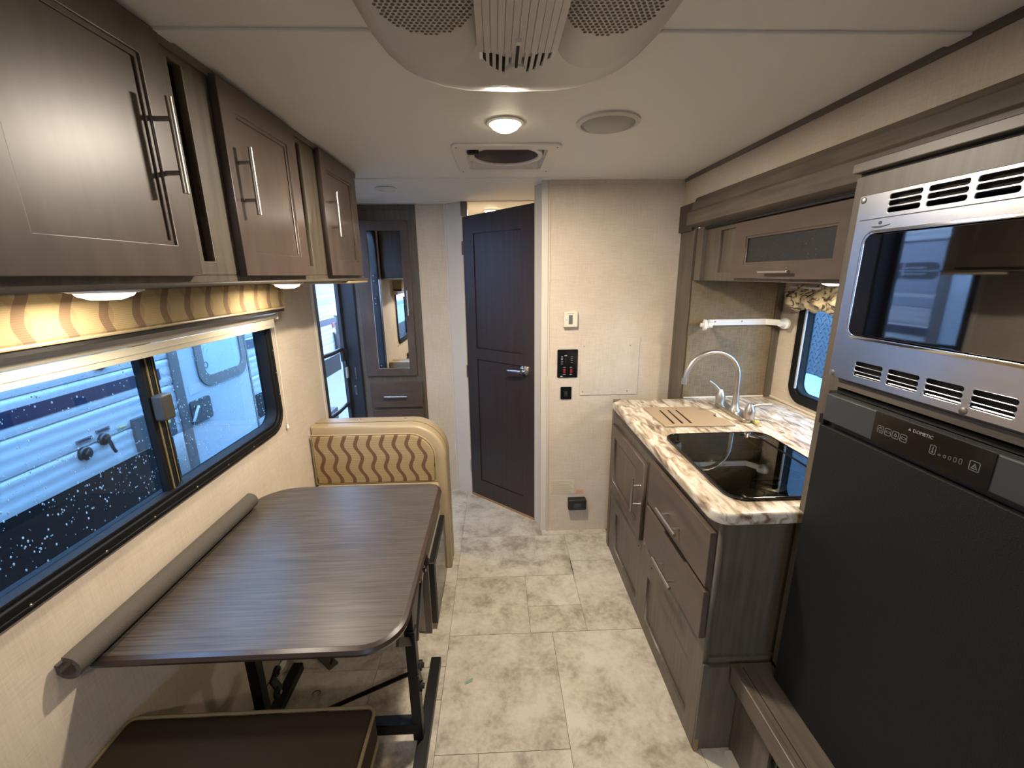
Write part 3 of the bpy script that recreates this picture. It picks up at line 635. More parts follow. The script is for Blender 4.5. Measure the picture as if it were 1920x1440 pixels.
# near bench
nb = thing('near_bench', 'near dinette bench with dark brown tweed seat cushion and olive piping', 'bench', (-.6, .5, 0))
cx0, cx1, cy0, cy1, cz0, cz1 = XL+.012, -.312, .18, .805, .395, .495
MB().box(cx0, cx1, cy0, cy1, cz0, cz1).build('seat_cushion', m_seatf, nb, .02, seg=4)
for z in (cz1-.004, cz0+.006):
    pp_ = rr(cx0+.003, cx1-.001, cy0+.003, cy1-.001, .02)
    MB().tube([(a, b_, z) for a, b_ in pp_]+[(*pp_[0], z)], .0042, 8).build('piping', m_pipe, nb, smooth=True)
MB().box(XL+.002, -.33, .15, .74, 0, cz0-.003).build('bench_base', m_wood, nb, .001)

# ------------------------------------------------------------------ roof air conditioner
acx = .042
ac = thing('air_conditioner', 'off-white ceiling air conditioner with round grilles and central louvre', 'air conditioner', (acx, .75, ZC-.085))
def acl(hw, ytop, r, y0=.10, n=14):
    p = [(acx-hw*.96, y0), (acx+hw*.96, y0)]
    R = []
    for k in range(n+1):
        t = k/n*PI
        R.append((acx+hw*math.copysign(abs(math.cos(t))**.62, math.cos(t)), ytop-r+r*abs(math.sin(t))**.8))
    return p+R
sec = [(.246, 1.075, .34, ZC), (.250, 1.08, .34, ZC-.020), (.248, 1.07, .335, ZC-.045), (.240, 1.045, .32, ZC-.064), (.226, 1.01, .30, ZC-.075), (.212, .975, .28, ZC-.079)]
m = MB(); rings = []
for hw, yt, r, z in sec: rings.append([m.bm.verts.new((a, b_, z)) for a, b_ in acl(hw, yt, r)])
n = len(rings[0])
for A, B in zip(rings, rings[1:]):
    for k in range(n): m.bm.faces.new((A[k], A[(k+1) % n], B[(k+1) % n], B[k]))
m.bm.faces.new(rings[-1]); m.bm.faces.new(rings[0][::-1])
m.build('housing', m_acw, ac, smooth=True, ang=50)
zb = ZC-.079
for sx_ in (-1, 1):
    cxx = acx+sx_*.135
    MB().lathe([(.16, .006), (.16, -.002), (.155, -.0035), (0, -.0035)], (cxx, .735, zb), (0, 0, 1), 48, sx=.50).build('grille_disc', m_acw, ac, smooth=True)
    hx = bmesh.new(); pitch = .0085
    for i in range(-12, 13):
        for j in range(-16, 17):
            x = i*pitch+(j % 2)*pitch/2; y = j*pitch*.87
            if (x/.78)**2+y*y < .090**2:
                g2 = bmesh.ops.create_circle(hx, cap_ends=True, segments=6, radius=.0031)['verts']
                for v in g2: v.co = Vector((v.co.x+cxx+x, v.co.y+.69+y, zb-.0040))
    me = bpy.data.meshes.new('grille_holes'); hx.to_mesh(me); hx.free()
    o = link('grille_holes', me, plain('grille_shadow_holes', rgb(92, 84, 70), .8), ac); o['kind'] = 'stuff'
# centre louvre
ye = .895
cen = [(acx-.062, .3), (acx+.062, .3)] + [(acx+.062*math.cos(t), .80+.095*math.sin(t)) for t in [k*PI/14 for k in range(15)]]
MB().poly(cen, [], 'xy', zb-.010, zb+.002).build('louvre_well', m_dark, ac)
for k in range(12):
    x = acx-.0585+k*.01064; yl = .80+.095*math.sqrt(max(0, 1-((x-acx)/.0625)**2))
    pts = [(x, .3, zb-.024), (x, min(.785, yl-.05), zb-.023), (x, yl-.018, zb-.019), (x, yl-.002, zb-.007)]
    mm = MB()
    for q_i, (a, b_) in enumerate(zip(pts, pts[1:])):
        hw_ = .0050 if q_i == 0 else .0027
        v = [mm.bm.verts.new(Vector(p)+Vector((i*hw_, 0, j*.003))) for p in (a, b_) for i, j in ((-1, -1), (1, -1), (1, 1), (-1, 1))]
        for f in ((0, 1, 2, 3), (7, 6, 5, 4), (0, 4, 5, 1), (1, 5, 6, 2), (2, 6, 7, 3), (3, 7, 4, 0)): mm.bm.faces.new([v[i] for i in f])
    mm.build('louvre_slat', m_acw, ac)
cen2 = [(acx-.055, .3), (acx+.055, .3)] + [(acx+.055*math.cos(t), .755+.06*math.sin(t)) for t in [k*PI/14 for k in range(15)]]
MB().poly(cen2, [], 'xy', zb-.020, zb-.012).build('damper', m_acw, ac)
MB().lathe([(0, -.006), (.016, -.005), (.0185, 0), (.0185, .008)], (acx, .842, zb-.022), (0, 0, 1), 20).build('damper_knob', m_acw, ac, smooth=True)
MB().box(acx-.0022, acx+.0022, .75, .83, zb-.0285, zb-.026).build('slider_slot', m_dark, ac)
MB().box(acx-.004, acx+.004, .742, .752, zb-.031, zb-.024).build('slider_tab', m_white, ac)
MB().box(acx-.006, acx+.006, 1.058, 1.088, ZC-.020, ZC-.006).build('housing_clip', m_acw, ac, .001)
for x in (-.13, .215): MB().box(x-.003, x+.003, .80, .83, ZC-.052, ZC-.045).build('side_notch', m_dark, ac)

# ------------------------------------------------------------------ roof vent fan
vf = thing('roof_vent', 'square white roof vent with round fan ring and dark dome', 'vent', (.048, 1.84, ZC))
MB().poly(rr(-.15, .248, 1.645, 2.045, .025), [rr(-.100, .200, 1.695, 1.995, .012)], 'xy', ZC-.010, ZC, .003, 2).build('vent_frame', m_white, vf)
wls = MB().poly(rr(-.105, .205, 1.69, 2.0, .012), [rr(-.098, .198, 1.697, 1.993, .010)], 'xy', ZC-.002, ZC+.10); wls.build('vent_shaft', m_white, vf)
MB().box(-.105, .205, 1.69, 2.0, ZC+.10, ZC+.11).build('vent_lid', m_purple, vf)
MB().poly(rr(-.098, .198, 1.697, 1.993, .01), [circ(.05, 1.845, .128, 40)], 'xy', ZC+.022, ZC+.026).build('fan_plate', m_white, vf)
MB().poly(circ(.05, 1.845, .146, 48), [circ(.05, 1.845, .126, 48)], 'xy', ZC+.004, ZC+.022, .003, 2).build('fan_ring', m_white, vf, smooth=True)
MB().lathe([(.126, .01), (.10, .028), (.05, .04), (0, .044)], (.05, 1.845, ZC), (0, 0, 1), 36).build('fan_dome', m_purple, vf, smooth=True)
MB().tube([(-.08, 1.74, ZC-.012), (-.08, 1.74, ZC+.02)], .014, 12).box(-.098, -.055, 1.748, 1.772, ZC-.006, ZC+.012).build('crank_knob', m_blackp, vf, smooth=True)
for x, y in ((-.132, 1.665), (.23, 1.665), (-.132, 2.025), (.23, 2.025)): screw(vf, (x, y, ZC-.0105), (0, 0, -1), .004)
# ceiling speaker
cs = thing('ceiling_speaker', 'round off-white ceiling speaker beside the roof vent', 'speaker', (.352, 1.435, ZC))
MB().lathe([(.096, 0), (.096, -.006), (.083, -.010), (.08, -.006), (.08, 0)], (.352, 1.435, ZC), (0, 0, 1), 40).build('speaker_ring', m_acw, cs, smooth=True)
MB().lathe([(.081, -.002), (.070, -.014), (.045, -.021), (0, -.024)], (.352, 1.435, ZC), (0, 0, 1), 40).build('speaker_grille', plain('pale_grey_grille', rgb(168, 168, 160), .5), cs, smooth=True)

# ------------------------------------------------------------------ partition fittings
th_ = thing('thermostat', 'square cream thermostat with narrow grey display on the partition', 'thermostat', (.386, 2.23, 1.225))
MB().box(.350, .423, 2.208, 2.232, 1.228, 1.308).build('thermostat_case', m_cream, th_, .003)
MB().box(.376, .396, 2.2065, 2.209, 1.244, 1.291).build('display', m_lcd, th_)
MB().box(.368, .404, 2.2072, 2.209, 1.2975, 1.2995).box(.361, .366, 2.2072, 2.2085, 1.265, 1.268).build('print_mark', m_markd, th_)
mp = thing('monitor_panel', 'black tank monitor panel with two red rocker switches', 'control panel', (.38, 2.23, .95))
MB().poly(rr(.322, .433, .951, 1.106, .006), [], 'xz', 2.226, 2.232, .001, 1).build('panel_plate', m_gloss, mp)
for x in (.36, .398): MB().box(x-.006, x+.006, 2.222, 2.227, .978, 1.0).build('rocker_switch', m_red, mp, .001)
mk = MB()
for x, zs in ((.346, (1.068, 1.06, 1.052, 1.04, 1.028)), (.40, (1.066, 1.056, 1.046, 1.035))):
    for z in zs: mk.box(x-.005, x+.006, 2.2252, 2.2262, z-.0012, z+.0012)
mk.box(.36, .374, 2.2252, 2.2262, 1.071, 1.075)
for x in (.36, .396):
    for z in (1.009, .969): mk.box(x-.006, x+.007, 2.2252, 2.2262, z-.0011, z+.0011)
mk.box(.338, .352, 2.2252, 2.2262, .956, .961); mk.build('print_mark', m_mark, mp)
led = MB()
for z in (1.06, 1.052, 1.044, 1.036): led.box(.3655, .368, 2.2252, 2.2262, z-.001, z+.001)
led.build('indicator_dot', m_markd, mp)
sw = thing('wall_switch', 'small black switch plate below the monitor panel', 'switch', (.373, 2.23, .827))
MB().poly(rr(.342, .403, .828, .898, .005), [], 'xz', 2.226, 2.232, .001, 1).build('switch_plate', m_gloss, sw)
MB().box(.363, .381, 2.2235, 2.2265, .842, .876).build('rocker', m_blackp, sw, .001)
MB().box(.368, .377, 2.2225, 2.2237, .865, .867).box(.369, .376, 2.2225, 2.2237, .857, .859).build('print_mark', m_markd, sw)
ap = thing('access_panel', 'square beige access panel with four screws on the partition', 'access panel', (.61, 2.23, .84))
MB().box(.449, .768, 2.228, 2.232, .848, 1.165).build('panel_board', m_wall, ap, .0008)
for x, z in ((.466, 1.122), (.716, 1.122), (.463, .868), (.712, .868)): screw(ap, (x, 2.2275, z), (0, -1, 0), .0035)
gd = thing('gas_detector', 'black gas detector near the foot of the partition', 'detector', (.455, 2.22, .148))
MB().box(.394, .50, 2.190, 2.232, .156, .225).build('detector_case', m_blackp, gd, .008, seg=3)
MB().box(.425, .47, 2.1885, 2.191, .176, .205).build('detector_label', plain('dark_grey_label', rgb(46, 46, 48), .5), gd)
for k, (a, b_) in enumerate(((.43, .46), (.432, .465), (.43, .455))): MB().box(a, b_, 2.188, 2.189, .181+k*.008, .183+k*.008).build('print_mark', m_markd, gd)
lb = thing('wall_label', 'faded printed instruction label taped on the lower partition', 'label', (.355, 2.23, .23))
MB().poly([(.288, .236), (.425, .243), (.431, .335), (.288, .335)], [], 'xz', 2.2306, 2.232).build('label_sheet', m_paper, lb)
t2 = MB()
for k in range(11): t2.box(.293+.004*(k % 3), .424-.006*(k % 4), 2.2302, 2.2307, .244+k*.0078, .2462+k*.0078)
t2.build('print_mark', plain('faded_print', rgb(158, 146, 126), .7), lb)
lb = thing('wall_label', 'small pinkish sticker right above the gas detector', 'label', (.462, 2.23, .24))
MB().box(.436, .489, 2.2306, 2.232, .242, .272).build('label_sheet', m_paper2, lb)
t2 = MB()
for k in range(3): t2.box(.441, .484-.006*(k % 2), 2.2302, 2.2307, .248+k*.008, .2505+k*.008)
t2.build('print_mark', plain('faded_red_print', rgb(176, 120, 96), .7), lb)
for i, (x, z) in enumerate(((.287, .93), (.30, .295), (.84, .93))):
    pass

# ------------------------------------------------------------------ slide-out trim
bb = MB().poly([(.90, 1.712), (.945, 1.700), (XR+.002, 1.700), (XR+.002, 1.832), (.936, 1.832), (.930, 1.815), (.922, 1.812), (.920, 1.778), (.90, 1.765)], [], 'xz', -.3, 2.075)
o = bb.build('trim_14', m_woodh, None, .002); struct(o, 'grey-brown header moulding above the slide-out opening')
o = box('trim_15', m_esp, None, .928, .948, 2.082, 2.228, 1.692, 1.815, bevel=.002); struct(o, 'dark end block of the slide-out header')
o = MB().box(.943, .951, 2.076, 2.231, .0, 1.70).build('trim_16', m_wood, None, .002); struct(o, 'grey-brown vertical side trim of the slide-out')
o = box('trim_17', m_wood, None, .600, .64, 2.062, 2.10, 0, .86, bevel=.001); struct(o, 'narrow filler strip at the far end of the kitchen base')
# splash panel
o = box('splash_panel', m_splash, None, .952, 1.40, 2.063, 2.072, .868, 1.462, bevel=.001); tag(o, 'brown linen-look backsplash panel behind the faucet', 'backsplash')
o = MB().box(1.375, 1.405, 2.055, 2.063, .868, 1.462).build('trim_19', m_wood, None, .001); struct(o, 'narrow brown corner strip at the right of the backsplash')
o = MB().box(.955, 1.40, 2.058, 2.063, .868, .876).build('trim_20', m_cream, None, .001); struct(o, 'cream sealant bead behind the countertop')
o = MB().box(SX-.006, SX, 1.02, 2.055, .868, .878).build('trim_21', m_cream, None, .001); struct(o, 'cream sealant bead under the kitchen window')

# ------------------------------------------------------------------ kitchen base cabinet
kb = thing('kitchen_base_cabinet', 'grey-brown kitchen base cabinet with one stained door and two drawers', 'cabinet', (1.0, 1.53, 0))
BX = .603
b = MB()
b.box(BX+.019, 1.40, 1.02, 1.035, 0, .83)                    # near end panel
b.box(BX+.019, 1.40, 2.045, 2.06, 0, .83); b.box(1.385, 1.40, 1.035, 2.045, 0, .83); b.box(BX+.03, 1.385, 1.035, 2.045, .05, .065)
b.build('cabinet_body', m_wood, kb)
hl = [[(1.60, .062), (1.962, .062), (1.962, .276), (1.60, .276)], [(1.075, .062), (1.478, .062), (1.478, .276), (1.075, .276)], [(1.525, .39), (1.545, .39), (1.545, .76), (1.525, .76)]]
MB().poly([(1.008, .0), (2.06, .0), (2.06, .83), (1.008, .83)], hl, 'yz', BX, BX+.019, .001, 1).build('face_frame', m_wood, kb)
MB().box(BX+.010, BX+.018, 1.595, 1.967, .058, .281).build('lower_panel', m_wood, kb); MB().box(BX+.010, BX+.018, 1.07, 1.483, .058, .281).build('lower_panel', m_wood, kb)
f = shaker(kb, 'cabinet_door', m_door, 'yz', 1.56, 2.035, .40, .745, BX-.019, BX-.019, .058, .008, -1) if False else None
f = MB().poly([(1.553, .395), (2.035, .395), (2.035, .747), (1.553, .747)], [[(1.61, .452), (1.978, .452), (1.978, .690), (1.61, .690)]], 'yz', BX-.020, BX-.001, .0018, 1).build('cabinet_door', m_door, kb)
MB().box(BX-.012, BX-.003, 1.605, 1.983, .447, .695).build('door_panel', m_door, f)
MB().poly([(1.609, .451), (1.979, .451), (1.979, .691), (1.609, .691)], [[(1.617, .459), (1.971, .459), (1.971, .683), (1.617, .683)]], 'yz', BX-.016, BX-.011).build('bead_moulding', m_door, f)
bar_handle(f, (BX-.050, 1.588, .515), (BX-.050, 1.588, .668), (-1, 0, 0), .0055, .03, .22)
for z0, z1, hz in ((.618, .795, .686), (.435, .600, .483)):
    f = MB().box(BX-.020, BX-.001, 1.012, 1.49, z0, z1).build('drawer', m_doorh, kb, .002)
    bar_handle(f, (BX-.050, 1.165, hz), (BX-.050, 1.325, hz), (-1, 0, 0), .0055, .03, .22)
MB().box(BX+.005, .74, 1.006, 1.020, 0, .330).build('end_skirt', m_wood, kb, .001)
MB().box(BX+.004, .83, 1.010, 1.021, .347, .362).build('end_rail', m_woodh, kb, .001)
MB().box(BX+.001, BX+.018, 1.001, 1.009, 0, .345).build('corner_strip', m_wood, kb, .001)
MB().box(BX+.002, BX+.014, 1.0, 1.005, 0, .05).build('worn_corner', plain('bare_tan_wood', rgb(140, 116, 80), .7), kb)
for y, z in ((1.60, .335), (1.44, .345)): screw(kb, (BX-.0005, y, z), (-1, 0, 0), .004, m_dark)

# countertop with cut-outs for the cooktop
CT0, CT1 = .832, .868
out = [(.622, 2.062), (.577, 2.022), (.577, 1.035)] + [(.627-.05*math.cos(t), 1.035-.05*math.sin(t)) for t in [k*PI/2/8 for k in range(1, 9)]] + [(.822, .985), (.822, 1.0095), (SX-.002, 1.0095), (SX-.002, 2.062)]
ck = rr(.650, 1.060, 1.050, 1.556, .055, 8)
ct = MB().poly(out[::-1], [rr(.660, 1.050, 1.060, 1.546, .05, 8), rr(.715, .985, 1.66, 1.885, .03)], 'xy', CT0, CT1, .008, 3).build('countertop', m_marble, None, smooth=True, ang=40, loc=(.99, 1.52, CT0))
tag(ct, 'cream and brown streaked laminate countertop with rounded front edge', 'countertop')
# sink bowl + cover
sk = thing('sink_cover', 'tan plastic sink cover board with three drain slots', 'cutting board', (.85, 1.77, .868))
sl = [[(.742+i*.038, 1.675), (.752+i*.038, 1.675), (.762+i*.038, 1.865), (.752+i*.038, 1.865)] for i in range(3)]
MB().poly([(.700, 1.648), (.995, 1.640)]+[(.99, 1.73), (.968, 1.745), (.962, 1.76), (.968, 1.775), (.988, 1.79), (.978, 1.84), (.965, 1.88), (.93, 1.902), (.70, 1.908), (.692, 1.9)], sl, 'xy', .8685, .8755, .002, 1).build('board', m_board, sk)
kk = thing('kitchen_sink', 'dark sink bowl beneath the tan cover board', 'sink', (.85, 1.77, .74))
MB().poly(rr(.716, .984, 1.661, 1.884, .03), [rr(.722, .978, 1.667, 1.878, .028)], 'xy', .74, .866).box(.716, .984, 1.661, 1.884, .735, .742).build('sink_bowl', m_dark, kk)

# cooktop
co = thing('cooktop', 'recessed gas cooktop under a smoked glass lid', 'cooktop', (.855, 1.30, .80))
MB().poly(rr(.661, 1.049, 1.061, 1.545, .049, 8), [rr(.664, 1.046, 1.064, 1.542, .046, 8)], 'xy', .80, .869).poly(rr(.661, 1.049, 1.061, 1.545, .049, 8), [], 'xy', .797, .801).build('burner_tray', plain('black_enamel', rgb(40, 38, 32), .25), co)
MB().poly(rr(.650, 1.060, 1.050, 1.556, .055, 10), [rr(.656, 1.054, 1.056, 1.550, .05, 10)], 'xy', .868, .878, .002, 1).build('lid_rim', m_gloss, co, smooth=True)
MB().poly(rr(.655, 1.004, 1.055, 1.551, [0, .05, .05, 0], 10), [], 'xy', .871, .8765).build('glass_lid', m_cglass, co)
MB().poly(rr(1.010, 1.055, 1.055, 1.551, [.05, 0, 0, .05], 10), [], 'xy', .871, .8765).build('glass_lid', m_cglass, co)
MB().tube([(1.007, 1.06, .876), (1.007, 1.545, .876)], .0035, 8).build('lid_hinge', m_gloss, co)
for x, y in ((.80, 1.42), (.90, 1.25), (.78, 1.16)):
    bnr = MB().lathe([(0, .034), (.026, .033), (.030, .026), (.034, .024), (.036, .012), (.05, .008), (.052, 0)], (x, y, .801), (0, 0, 1), 24).build('burner', plain('burner_aluminium', rgb(170, 168, 160), .3, 1), co, smooth=True)
gr = MB()
for y0, y1 in ((1.09, 1.32), (1.33, 1.53)):
    for x in (.70, .99): gr.tube([(x, y0, .848), (x, y1, .848)], .003, 6)
    for y in (y0, (y0+y1)/2, y1): gr.tube([(.70, y, .848), (.99, y, .848)], .003, 6)
gr.build('pan_grate', m_black, co)
for x, y in ((.69, 1.1), (.69, 1.2)): MB().lathe([(.018, 0), (.017, .02), (0, .022)], (x, y, .801), (0, 0, 1), 16).build('control_knob', m_black, co, smooth=True)
for x, y in ((.672, 1.47), (.96, 1.53)): MB().lathe([(.008, 0), (.008, .003), (0, .004)], (x, y, .8765), (0, 0, 1), 12).build('lid_bumper', m_black, co, smooth=True)

# faucet
fa = thing('kitchen_faucet', 'brushed nickel gooseneck kitchen faucet with two lever handles', 'faucet', (1.075, 1.80, .868))
MB().poly(rr(1.047, 1.103, 1.672, 1.935, .026), [], 'xy', .868, .886, .005, 2).build('base_plate', m_nickel, fa, smooth=True)
MB().lathe([(.027, 0), (.026, .008), (.017, .02), (.0135, .045), (.0125, .09)], (1.078, 1.80, .884), (0, 0, 1), 24).build('spout_collar', m_nickel, fa, smooth=True)
pts = [(1.078, 1.80, .93), (1.077, 1.80, 1.0)]+[(.957+.119*math.cos(t), 1.80, 1.045+.112*math.sin(t)) for t in [math.radians(a) for a in range(0, 166, 11)]]
e = pts[-1]; pts += [(e[0]-.006, 1.80, e[2]-.02), (e[0]-.009, 1.80, e[2]-.045)]
MB().tube(pts, [.0115]*3+[.0105]*(len(pts)-5)+[.0100, .0098], 16).tube([(pts[-1][0]+.001, 1.80, pts[-1][2]+.012), (pts[-1][0]-.002, 1.80, pts[-1][2]-.014)], .0125, 16).build('spout', m_nickel, fa, smooth=True)
for y, tip in ((1.925, (-.055, .018, .052)), (1.682, (.085, -.012, .012))):
    c = Vector((1.075, y, .886))
    h = MB().lathe([(.021, 0), (.0205, .012), (.0225, .025), (.020, .042), (.012, .058), (.008, .066), (0, .068)], c, (0, 0, 1), 24)
    a = c+Vector((0, 0, .052)); b2 = a+Vector(tip); h.tube([a, a+(b2-a)*.5+Vector((0, 0, .006)), b2], [.009, .0065, .0075], 12)
    h.build('lever_handle', m_nickel, fa, smooth=True)
MB().box(1.09, 1.11, 1.655, 1.672, .868, .883).build('worn_gasket', m_yel, fa, .003)

# paper towel holder
pt = thing('paper_towel_holder', 'empty white paper towel holder on the backsplash', 'towel holder', (1.18, 2.06, 1.22))
m = MB().box(1.045, 1.335, 2.052, 2.063, 1.243, 1.272)
for s in (0, 1):
    xa = (1.05, .99)[0] if s == 0 else 1.33; xb = .985 if s == 0 else 1.375
    y0, y1 = 2.057, 1.985
    v = [m.bm.verts.new(p) for p in ((xa, y0-.004, 1.243), (xa, y0-.004, 1.272), (xb, y1, 1.272), (xb, y1, 1.243), (xa, y0, 1.243), (xa, y0, 1.272), (xb, y1+.006, 1.272), (xb, y1+.006, 1.243))]
    for f in ((0, 1, 2, 3), (7, 6, 5, 4), (0, 4, 5, 1), (1, 5, 6, 2), (2, 6, 7, 3), (3, 7, 4, 0)): m.bm.faces.new([v[i] for i in f])
m.build('bracket', m_white, pt, .002)
for x, s in ((.985, 1), (1.378, -1)):
    MB().lathe([(0, .035), (.013, .035), (.015, .012), (.026, .008), (.026, -.004), (.010, -.006), (.010, -.018), (0, -.018)], (x, 1.975, 1.256), (s, -.25, 0), 22).build('roll_end', m_white, pt, smooth=True)
for x in (1.075, 1.21): screw(pt, (x, 2.0515, 1.262), (0, -1, 0), .0045)

# slide window
w2 = MB().poly(rr(1.26, 1.925, .895, 1.40, .085, 10), [rr(1.30, 1.885, .935, 1.36, .055, 10)], 'yz', SX-.012, SX, .004, 2).build('window_2', m_wframe, None, smooth=True); struct(w2, 'small black-framed kitchen window in the slide-out')
MB().poly(rr(1.292, 1.893, .927, 1.368, .06, 10), [rr(1.308, 1.872, .945, 1.35, .05, 10)], 'yz', SX-.006, SX+.03, .002, 1).build('window_frame', m_wframe, w2, smooth=True)
MB().poly(rr(1.308, 1.872, .945, 1.35, .05, 8), [], 'yz', SX+.02, SX+.023).build('pane', m_wglass, w2)
MB().box(SX-.022, SX-.014, 1.862, 1.870, .965, 1.36).build('blind_guide', m_mark, w2, .001)
cv = thing('kitchen_valance', 'crumpled beige floral valance bunched above the kitchen window', 'valance', (1.38, 1.7, 1.31))
m = MB(); nu, nv = 60, 14; gv = []
for j in range(nv):
    row = []
    for i in range(nu):
        u = i/(nu-1); v = j/(nv-1); y = 2.0-.72*u; prof = math.sin(PI*min(1, v*1.15+.05))
        x = 1.345+.045*(1-prof)-.02*math.sin(u*55+v*4)*prof*.5-.008*math.sin(u*23)
        z = 1.328+.105*v+.007*math.sin(u*41+v*3)
        if u < .10: x += (.10-u)*.35; z += (.10-u)*.15-(v-.5)*.3*(.1-u)*3
        row.append(m.bm.verts.new((x, y, z)))
    gv.append(row)
for A, B in zip(gv, gv[1:]):
    for k in range(nu-1): m.bm.faces.new((A[k], A[k+1], B[k+1], B[k]))
o = m.build('valance_cloth', m_curt, cv, smooth=True, ang=180); so = o.modifiers.new('s', 'SOLIDIFY'); so.thickness = .003
MB().tube([(1.39, 1.28, 1.425), (1.39, 1.995, 1.425)], .006, 8).build('rod', m_white, cv)
screw(kb, (SX-.0005, 1.95, .925), (-1, 0, 0), .004, m_brass, 'wall_screw') if False else None

# upper slide cabinet
uc = thing('kitchen_wall_cabinet', 'grey-brown kitchen wall cabinet with slate-panel flap door over the counter', 'cabinet', (1.2, 1.53, 1.465))
UX = .972
b = MB().box(UX+.019, SX-.002, 1.015, 2.06, 1.465, 1.48).box(UX+.019, SX-.002, 1.015, 1.03, 1.48, 1.698).box(UX+.019, SX-.002, 2.045, 2.06, 1.48, 1.698).box(SX-.015, SX-.002, 1.03, 2.045, 1.48, 1.698)
b.build('cabinet_body', m_wood, uc)
MB().poly([(1.012, 1.462), (2.06, 1.462), (2.06, 1.698), (1.012, 1.698)], [[(1.735, 1.498), (1.885, 1.498), (1.885, 1.673), (1.735, 1.673)]], 'yz', UX, UX+.019, .001, 1).build('face_frame', m_wood, uc)
MB().box(UX+.012, UX+.018, 1.72, 1.89, 1.49, 1.68).build('side_panel', m_wood, uc)
MB().box(.950, UX, 2.0, 2.06, 1.462, 1.698).build('end_stile', m_wood, uc, .001)
f = MB().poly([(1.11, 1.474), (1.735, 1.474), (1.735, 1.684), (1.11, 1.684)], [[(1.207, 1.526), (1.655, 1.526), (1.655, 1.628), (1.207, 1.628)]], 'yz', UX-.021, UX-.001, .0018, 1).build('flap_door', m_doorh, uc)
MB().box(UX-.012, UX-.003, 1.202, 1.66, 1.52, 1.634).build('slate_panel', m_slate, f)
MB().poly([(1.206, 1.525), (1.656, 1.525), (1.656, 1.629), (1.206, 1.629)], [[(1.214, 1.533), (1.648, 1.533), (1.648, 1.621), (1.214, 1.621)]], 'yz', UX-.017, UX-.011).build('bead_moulding', m_doorh, f)
sc_ = MB()
for k in range(46):
    y = random.choice((random.gauss(1.33, .03), random.gauss(1.55, .04), random.uniform(1.26, 1.63))); z = random.uniform(1.537, 1.617); y = min(1.64, max(1.255, y))
    l = random.uniform(.001, .006); sc_.box(UX-.0126, UX-.0119, y, y+l, z, z+random.uniform(.0004, .0012), rot=Matrix.Rotation(random.uniform(-1.4, 1.4), 3, 'X'))
sc_.build('scuff_marks', m_markd, f)['kind'] = 'stuff'
MB().box(UX-.050, UX-.040, 1.355, 1.51, 1.494, 1.502).box(UX-.045, UX-.02, 1.38, 1.388, 1.495, 1.501).box(UX-.045, UX-.02, 1.478, 1.486, 1.495, 1.501).build('handle', m_nickel, f, .002)
MB().box(.955, UX+.005, 1.02, 2.06, 1.690, 1.699).build('gap_shade_strip', m_dark, uc)  # dark strip paints the shade in the gap between door and header
puck('cabinet_puck_light', 'lit puck light under the kitchen wall cabinet by the fridge tower', 1.17, 1.46, 1.465, .04, .018, P_KIT, GP)

# ------------------------------------------------------------------ fridge tower
tw = thing('fridge_tower', 'tall grey-brown cabinet surround holding microwave and fridge', 'cabinet', (1.1, .55, .345))
TX = .820
MB().poly([(.0, .345), (1.008, .345), (1.008, 1.700), (.0, 1.700)], [[(.10, .352), (.955, .352), (.955, 1.232), (.10, 1.232)], [(.36, 1.29), (.93, 1.29), (.93, 1.62), (.36, 1.62)]], 'yz', TX, TX+.019, .001, 1).build('face_frame', m_wood, tw)
MB().box(TX+.019, SX-.002, .99, 1.008, .345, 1.698).box(TX+.019, SX-.002, .0, .015, .345, 1.698).box(TX+.4, TX+.41, .015, .99, .345, 1.698).box(TX+.019, SX-.012, .015, .99, 1.236, 1.25).build('cabinet_body', m_wood, tw)
MB().box(TX-.016, TX+.02, .0, 1.006, 1.707, 1.728).build('cap_strip', m_woodh, tw, .002)
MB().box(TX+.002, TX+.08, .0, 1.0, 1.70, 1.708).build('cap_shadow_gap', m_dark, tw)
MB().box(TX-.002, TX+.001, .10, .955, 1.228, 1.247).build('middle_rail', m_woodh, tw, .001)
# ledge
ld = thing('tower_ledge', 'low grey-brown ledge stepping out below the fridge', 'ledge', (.76, .5, 0))
MB().box(.690, .815, -.2, 1.005, .330, .345).build('ledge_top', m_woodh, ld, .002)
MB().box(.687, .703, -.2, .997, .283, .347).build('ledge_nosing', m_woodh, ld, .003)
MB().box(.717, .719, -.2, .99, .3445, .3462).build('ledge_groove', m_dark, ld)
MB().poly([(.84, 0), (1.003, 0), (1.003, .33), (.84, .33)], [], 'yz', .722, .735).build('kick_panel', m_wood, ld, .001); MB().box(.722, .735, -.2, .45, 0, .33).build('kick_panel', m_wood, ld, .001)
MB().box(.735, .742, .45, .84, 0, .33).build('vent_recess', m_dark, ld)
for k in range(14): MB().box(.728, .732, .45+.028*k, .456+.028*k, .02, .31).build('vent_slat', m_blackp, ld)
MB().box(.700, .722, -.2, .99, 0, .012).build('floor_strip', m_cream, ld, .001)
# microwave
mw = thing('microwave', 'built-in microwave with brushed stainless trim and dark glass door', 'microwave', (.80, .66, 1.25))
MX = .800
def slot(y0, y1, z): return rr(y0, y1, z-.0045, z+.0045, .0042, 4)
sl_ = []
for y0, y1 in ((.824, .892), (.742, .812), (.666, .730), (.584, .652), (.50, .568), (.418, .486)):
    for z in (1.643, 1.630, 1.617): sl_.append(slot(y0, y1, z))
for y0, y1 in ((.829, .897), (.750, .816), (.671, .737), (.592, .657), (.512, .578), (.432, .498)):
    for z in (1.2985, 1.287, 1.2755): sl_.append(slot(y0, y1, z))
gl = rr(.418, .932, 1.358, 1.574, .022, 6)
def bow(pts):   # the glass bulges a little downwards in the middle
    o_ = []
    for a, b_ in pts:
        t = (a-.675)/.257
        o_.append((a, b_-(.008*(1-t*t) if b_ < 1.46 else -.006*(1-t*t))))
    return o_
